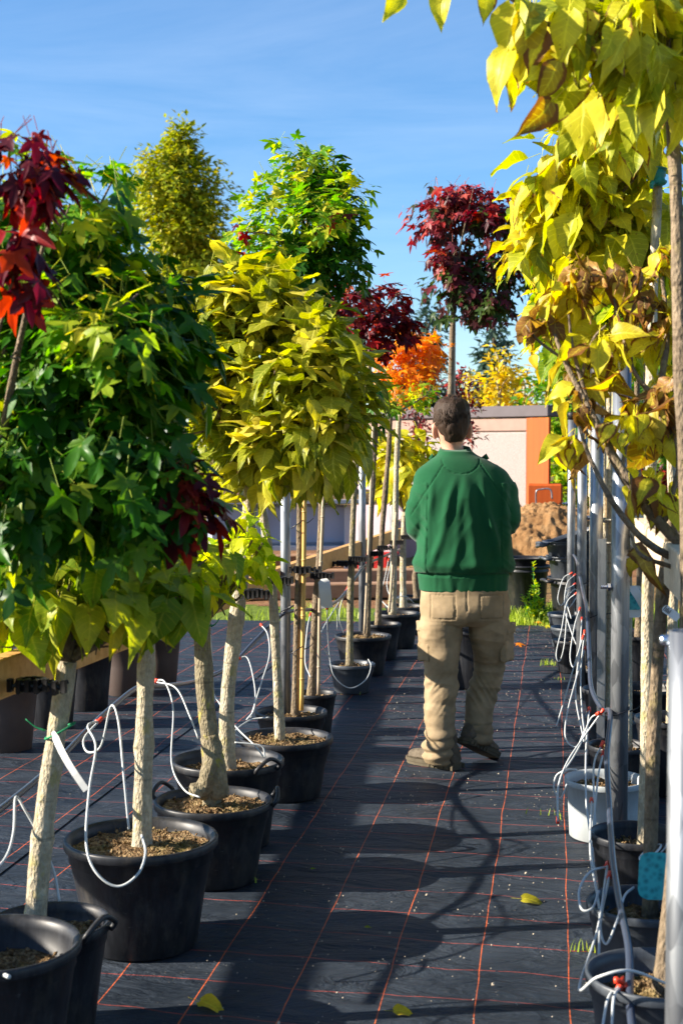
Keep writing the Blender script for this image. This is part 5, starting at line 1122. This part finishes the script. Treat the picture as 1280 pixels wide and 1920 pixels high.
# trousers
tbm = MB()
ell(tbm, smooth_rings([(Q(869, 1085, 0), .195, .125), (Q(870, 1110, 0), .205, .135), (Q(871, 1135, -.01), .212, .145), (Q(871, 1158, -.01), .205, .13), (Q(871, 1170, 0), .18, .10)], 4), 40, .9)
def leg(pts):
    cs = catmull([p for p, r, b in pts], 7); rr = catmull([V(r, b, 0) for p, r, b in pts], 7); ell(tbm, [(c, a.x, a.y) for c, a in zip(cs, rr)], 30, .92)
leg([(Q(829, 1135, -.01), .098, .12), (Q(826, 1180, .0), .098, .113), (Q(826, 1230, .0), .082, .10), (Q(827, 1290, .01), .070, .084), (Q(824, 1330, .0), .070, .084), (Q(824, 1370, -.015), .064, .08), (Q(822, 1405, -.015), .060, .074), (Q(822, 1426, -.015), .060, .072)])
leg([(Q(912, 1135, -.01), .098, .12), (Q(918, 1180, .02), .094, .112), (Q(921, 1225, .06), .080, .096), (Q(920, 1262, .10), .070, .086), (Q(908, 1310, .11), .068, .082), (Q(901, 1350, .09), .062, .08), (Q(899, 1378, .08), .058, .074), (Q(898, 1392, .08), .058, .072)])
def tdisp(p, n):
    u = (p-Q(870, 1200)).dot(RT); z = p.z; s = 1 if u > 0 else -1
    q = V(u*7+s*5, (p-Q(870, 1200)).dot(FH)*6, z*22); up = max(0, min(1, (.5-z)/.15)); kn = math.exp(-((z-.36)/.09)**2); an = math.exp(-((z-.1)/.09)**2)
    th = math.exp(-((z-.62)/.1)**2)
    rg_ = lambda v: 1-2.4*abs(noise.noise(v))
    d = (.012*an+.007*kn+.003)*rg_(q*.8)+.004*noise.noise(q*.5)+.007*kn*rg_(V(u*9, 3, z*22+u*s*34))
    d += .007*th*rg_(V(u*7+z*6*s, 1, z*8))+.0016*noise.noise(V(u*30, 5, z*50))
    uc = (u+.105)/.09 if u < 0 else (u-.11)/.09
    if z < .2: d += .012*abs(math.sin(z*62+uc*1.2*s))*an
    if z > .70: d *= .5
    if z < .72 and z > .3:
        side = (p-Q(829 if s < 0 else 914, 1200)).dot(RT)
        if abs(side+s*.0) < .003 and 0: d -= .003
    if z > .76 and abs(u+.0) < .003 and n.dot(FH) < 0: d -= .004            # back seam
    for (u0, w_) in ((-.11, .055), (.115, .055)):                              # back pocket outlines
        if n.dot(FH) < 0:
            du, dz = abs(u-u0)-w_, abs(z-.775)-.055
            if (abs(du) < .003 and dz < 0) or (abs(dz) < .003 and du < 0): d -= .004
    return d
tro = tbm.build('trousers', M['khaki'], man); remesh(tro, .0055, 5, tdisp)
def pocket(u, v0, v1, w, f, lean, s):
    mb = MB(); zc = (v0+v1)/2; c = Q(u, zc, f); h = (v1-v0)*px
    axx = (RT*math.cos(lean)+FH*math.sin(lean)).normalized(); nn = axx.cross(V(0, 0, 1)); z_ = V(0, 0, 1)
    box(mb, c, (w, .035, h), (axx, nn, z_)); a = mb.build('cargo_pocket', M['khaki'], man); remesh(a, .005, 5, lambda p, n: .006*noise.noise(p*22)+.003*noise.noise(p*60))
    mb = MB(); box(mb, c+V(0, 0, h*.5-.02)+nn*0, (w*1.07, .048, .05), (axx, nn, z_)); b = mb.build('flap', M['khaki'], a); remesh(b, .005, 3, lambda p, n: .005*noise.noise(p*25))
pocket(797, 1165, 1238, .10, -.03, R(-62), -1); pocket(950, 1170, 1240, .10, .0, R(62), 1)
# boots
def boot(ankle, toe_dir, label=None, pitch=0.0, hh=.11):
    t0 = toe_dir.normalized(); sd = V(t0.y, -t0.x, 0); td = t0*math.cos(pitch)-V(0, 0, math.sin(pitch)); up = V(0, 0, math.cos(pitch))+t0*math.sin(pitch); mb = MB()
    H = ankle; st = [(-.085, .034, .075), (-.06, .044, .105), (-.02, .046, .11), (.03, .045, .088), (.08, .049, .062), (.13, .050, .05), (.17, .042, .044), (.195, .022, .034)]
    rings = []; vs, fs = [], []; n = 18
    for i, (x, w, h) in enumerate(st):
        c = H+td*x
        for k in range(n):
            a = 2*math.pi*k/n; co, si = math.cos(a), math.sin(a); co = math.copysign(abs(co)**.75, co); si = math.copysign(abs(si)**.75, si)
            vs.append(c+sd*w*co*(1 if si < 0 else .85)+up*(h/2+si*h/2+.022))
    for i in range(len(st)-1):
        for k in range(n): k2 = (k+1) % n; fs.append((i*n+k, i*n+k2, (i+1)*n+k2, (i+1)*n+k))
    fs += [tuple(reversed(range(n))), tuple(range((len(st)-1)*n, len(st)*n))]; mb.add(vs, fs)
    tube(mb, [H-td*.02+up*.07, H-td*.02+up*.12, H-td*.022+up*.165], .050, 18)
    a = mb.build('boot', M['boot'], man); remesh(a, .005, 4, lambda p, n: .003*noise.noise(p*35)+.0015*noise.noise(p*90))
    mb = MB(); out = [(-.092, .0), (-.085, .03), (-.06, .046), (-.02, .046), (.03, .044), (.08, .052), (.13, .053), (.175, .044), (.2, .022), (.206, 0)]
    loop = [(x, w) for x, w in out]+[(x, -w) for x, w in reversed(out[1:-1])]
    vs = []; m = len(loop)
    for z in (0, .012, .014, .03):
        for x, w in loop:
            lift = .010 if (.02 > x > -.03 and z == 0) else 0; g_ = 1.0 if z < .013 else 1.03
            vs.append(H+td*x*g_+sd*w*g_+up*(z+lift))
    fs = [(j*m+i, j*m+(i+1) % m, (j+1)*m+(i+1) % m, (j+1)*m+i) for j in range(3) for i in range(m)]+[tuple(range(m)), tuple(range(4*m-1, 3*m-1, -1))]
    mb.add(vs, fs)
    for k in range(11):
        x = -.085+.027*k
        for s in (-1, 1): box(mb, H+td*x+sd*s*.044*(1 if k < 9 else .6)+up*.012, (.012, .012, .022), (td, sd, up))
    b = mb.build('sole', M['sole'], a, False)
    mb = MB(); pts = [H+td*(.02+.02*k)+up*(.125-.014*k)+sd*(.018 if k % 2 else -.018) for k in range(5)]; tube(mb, catmull(pts, 3), .0025, 5); mb.build('lace', M['rubber'], a)
    if pitch:
        pass
    return a
gl = G(830, 1441); gr = G(897, 1420, .03)
boot(V(gl.x, gl.y, MAT_Z), -RT*.72+FH*.62); gr = Q(888, 1403, .06); boot(V(gr.x, gr.y, gr.z-.012), RT*.62+FH*.75, pitch=R(24))
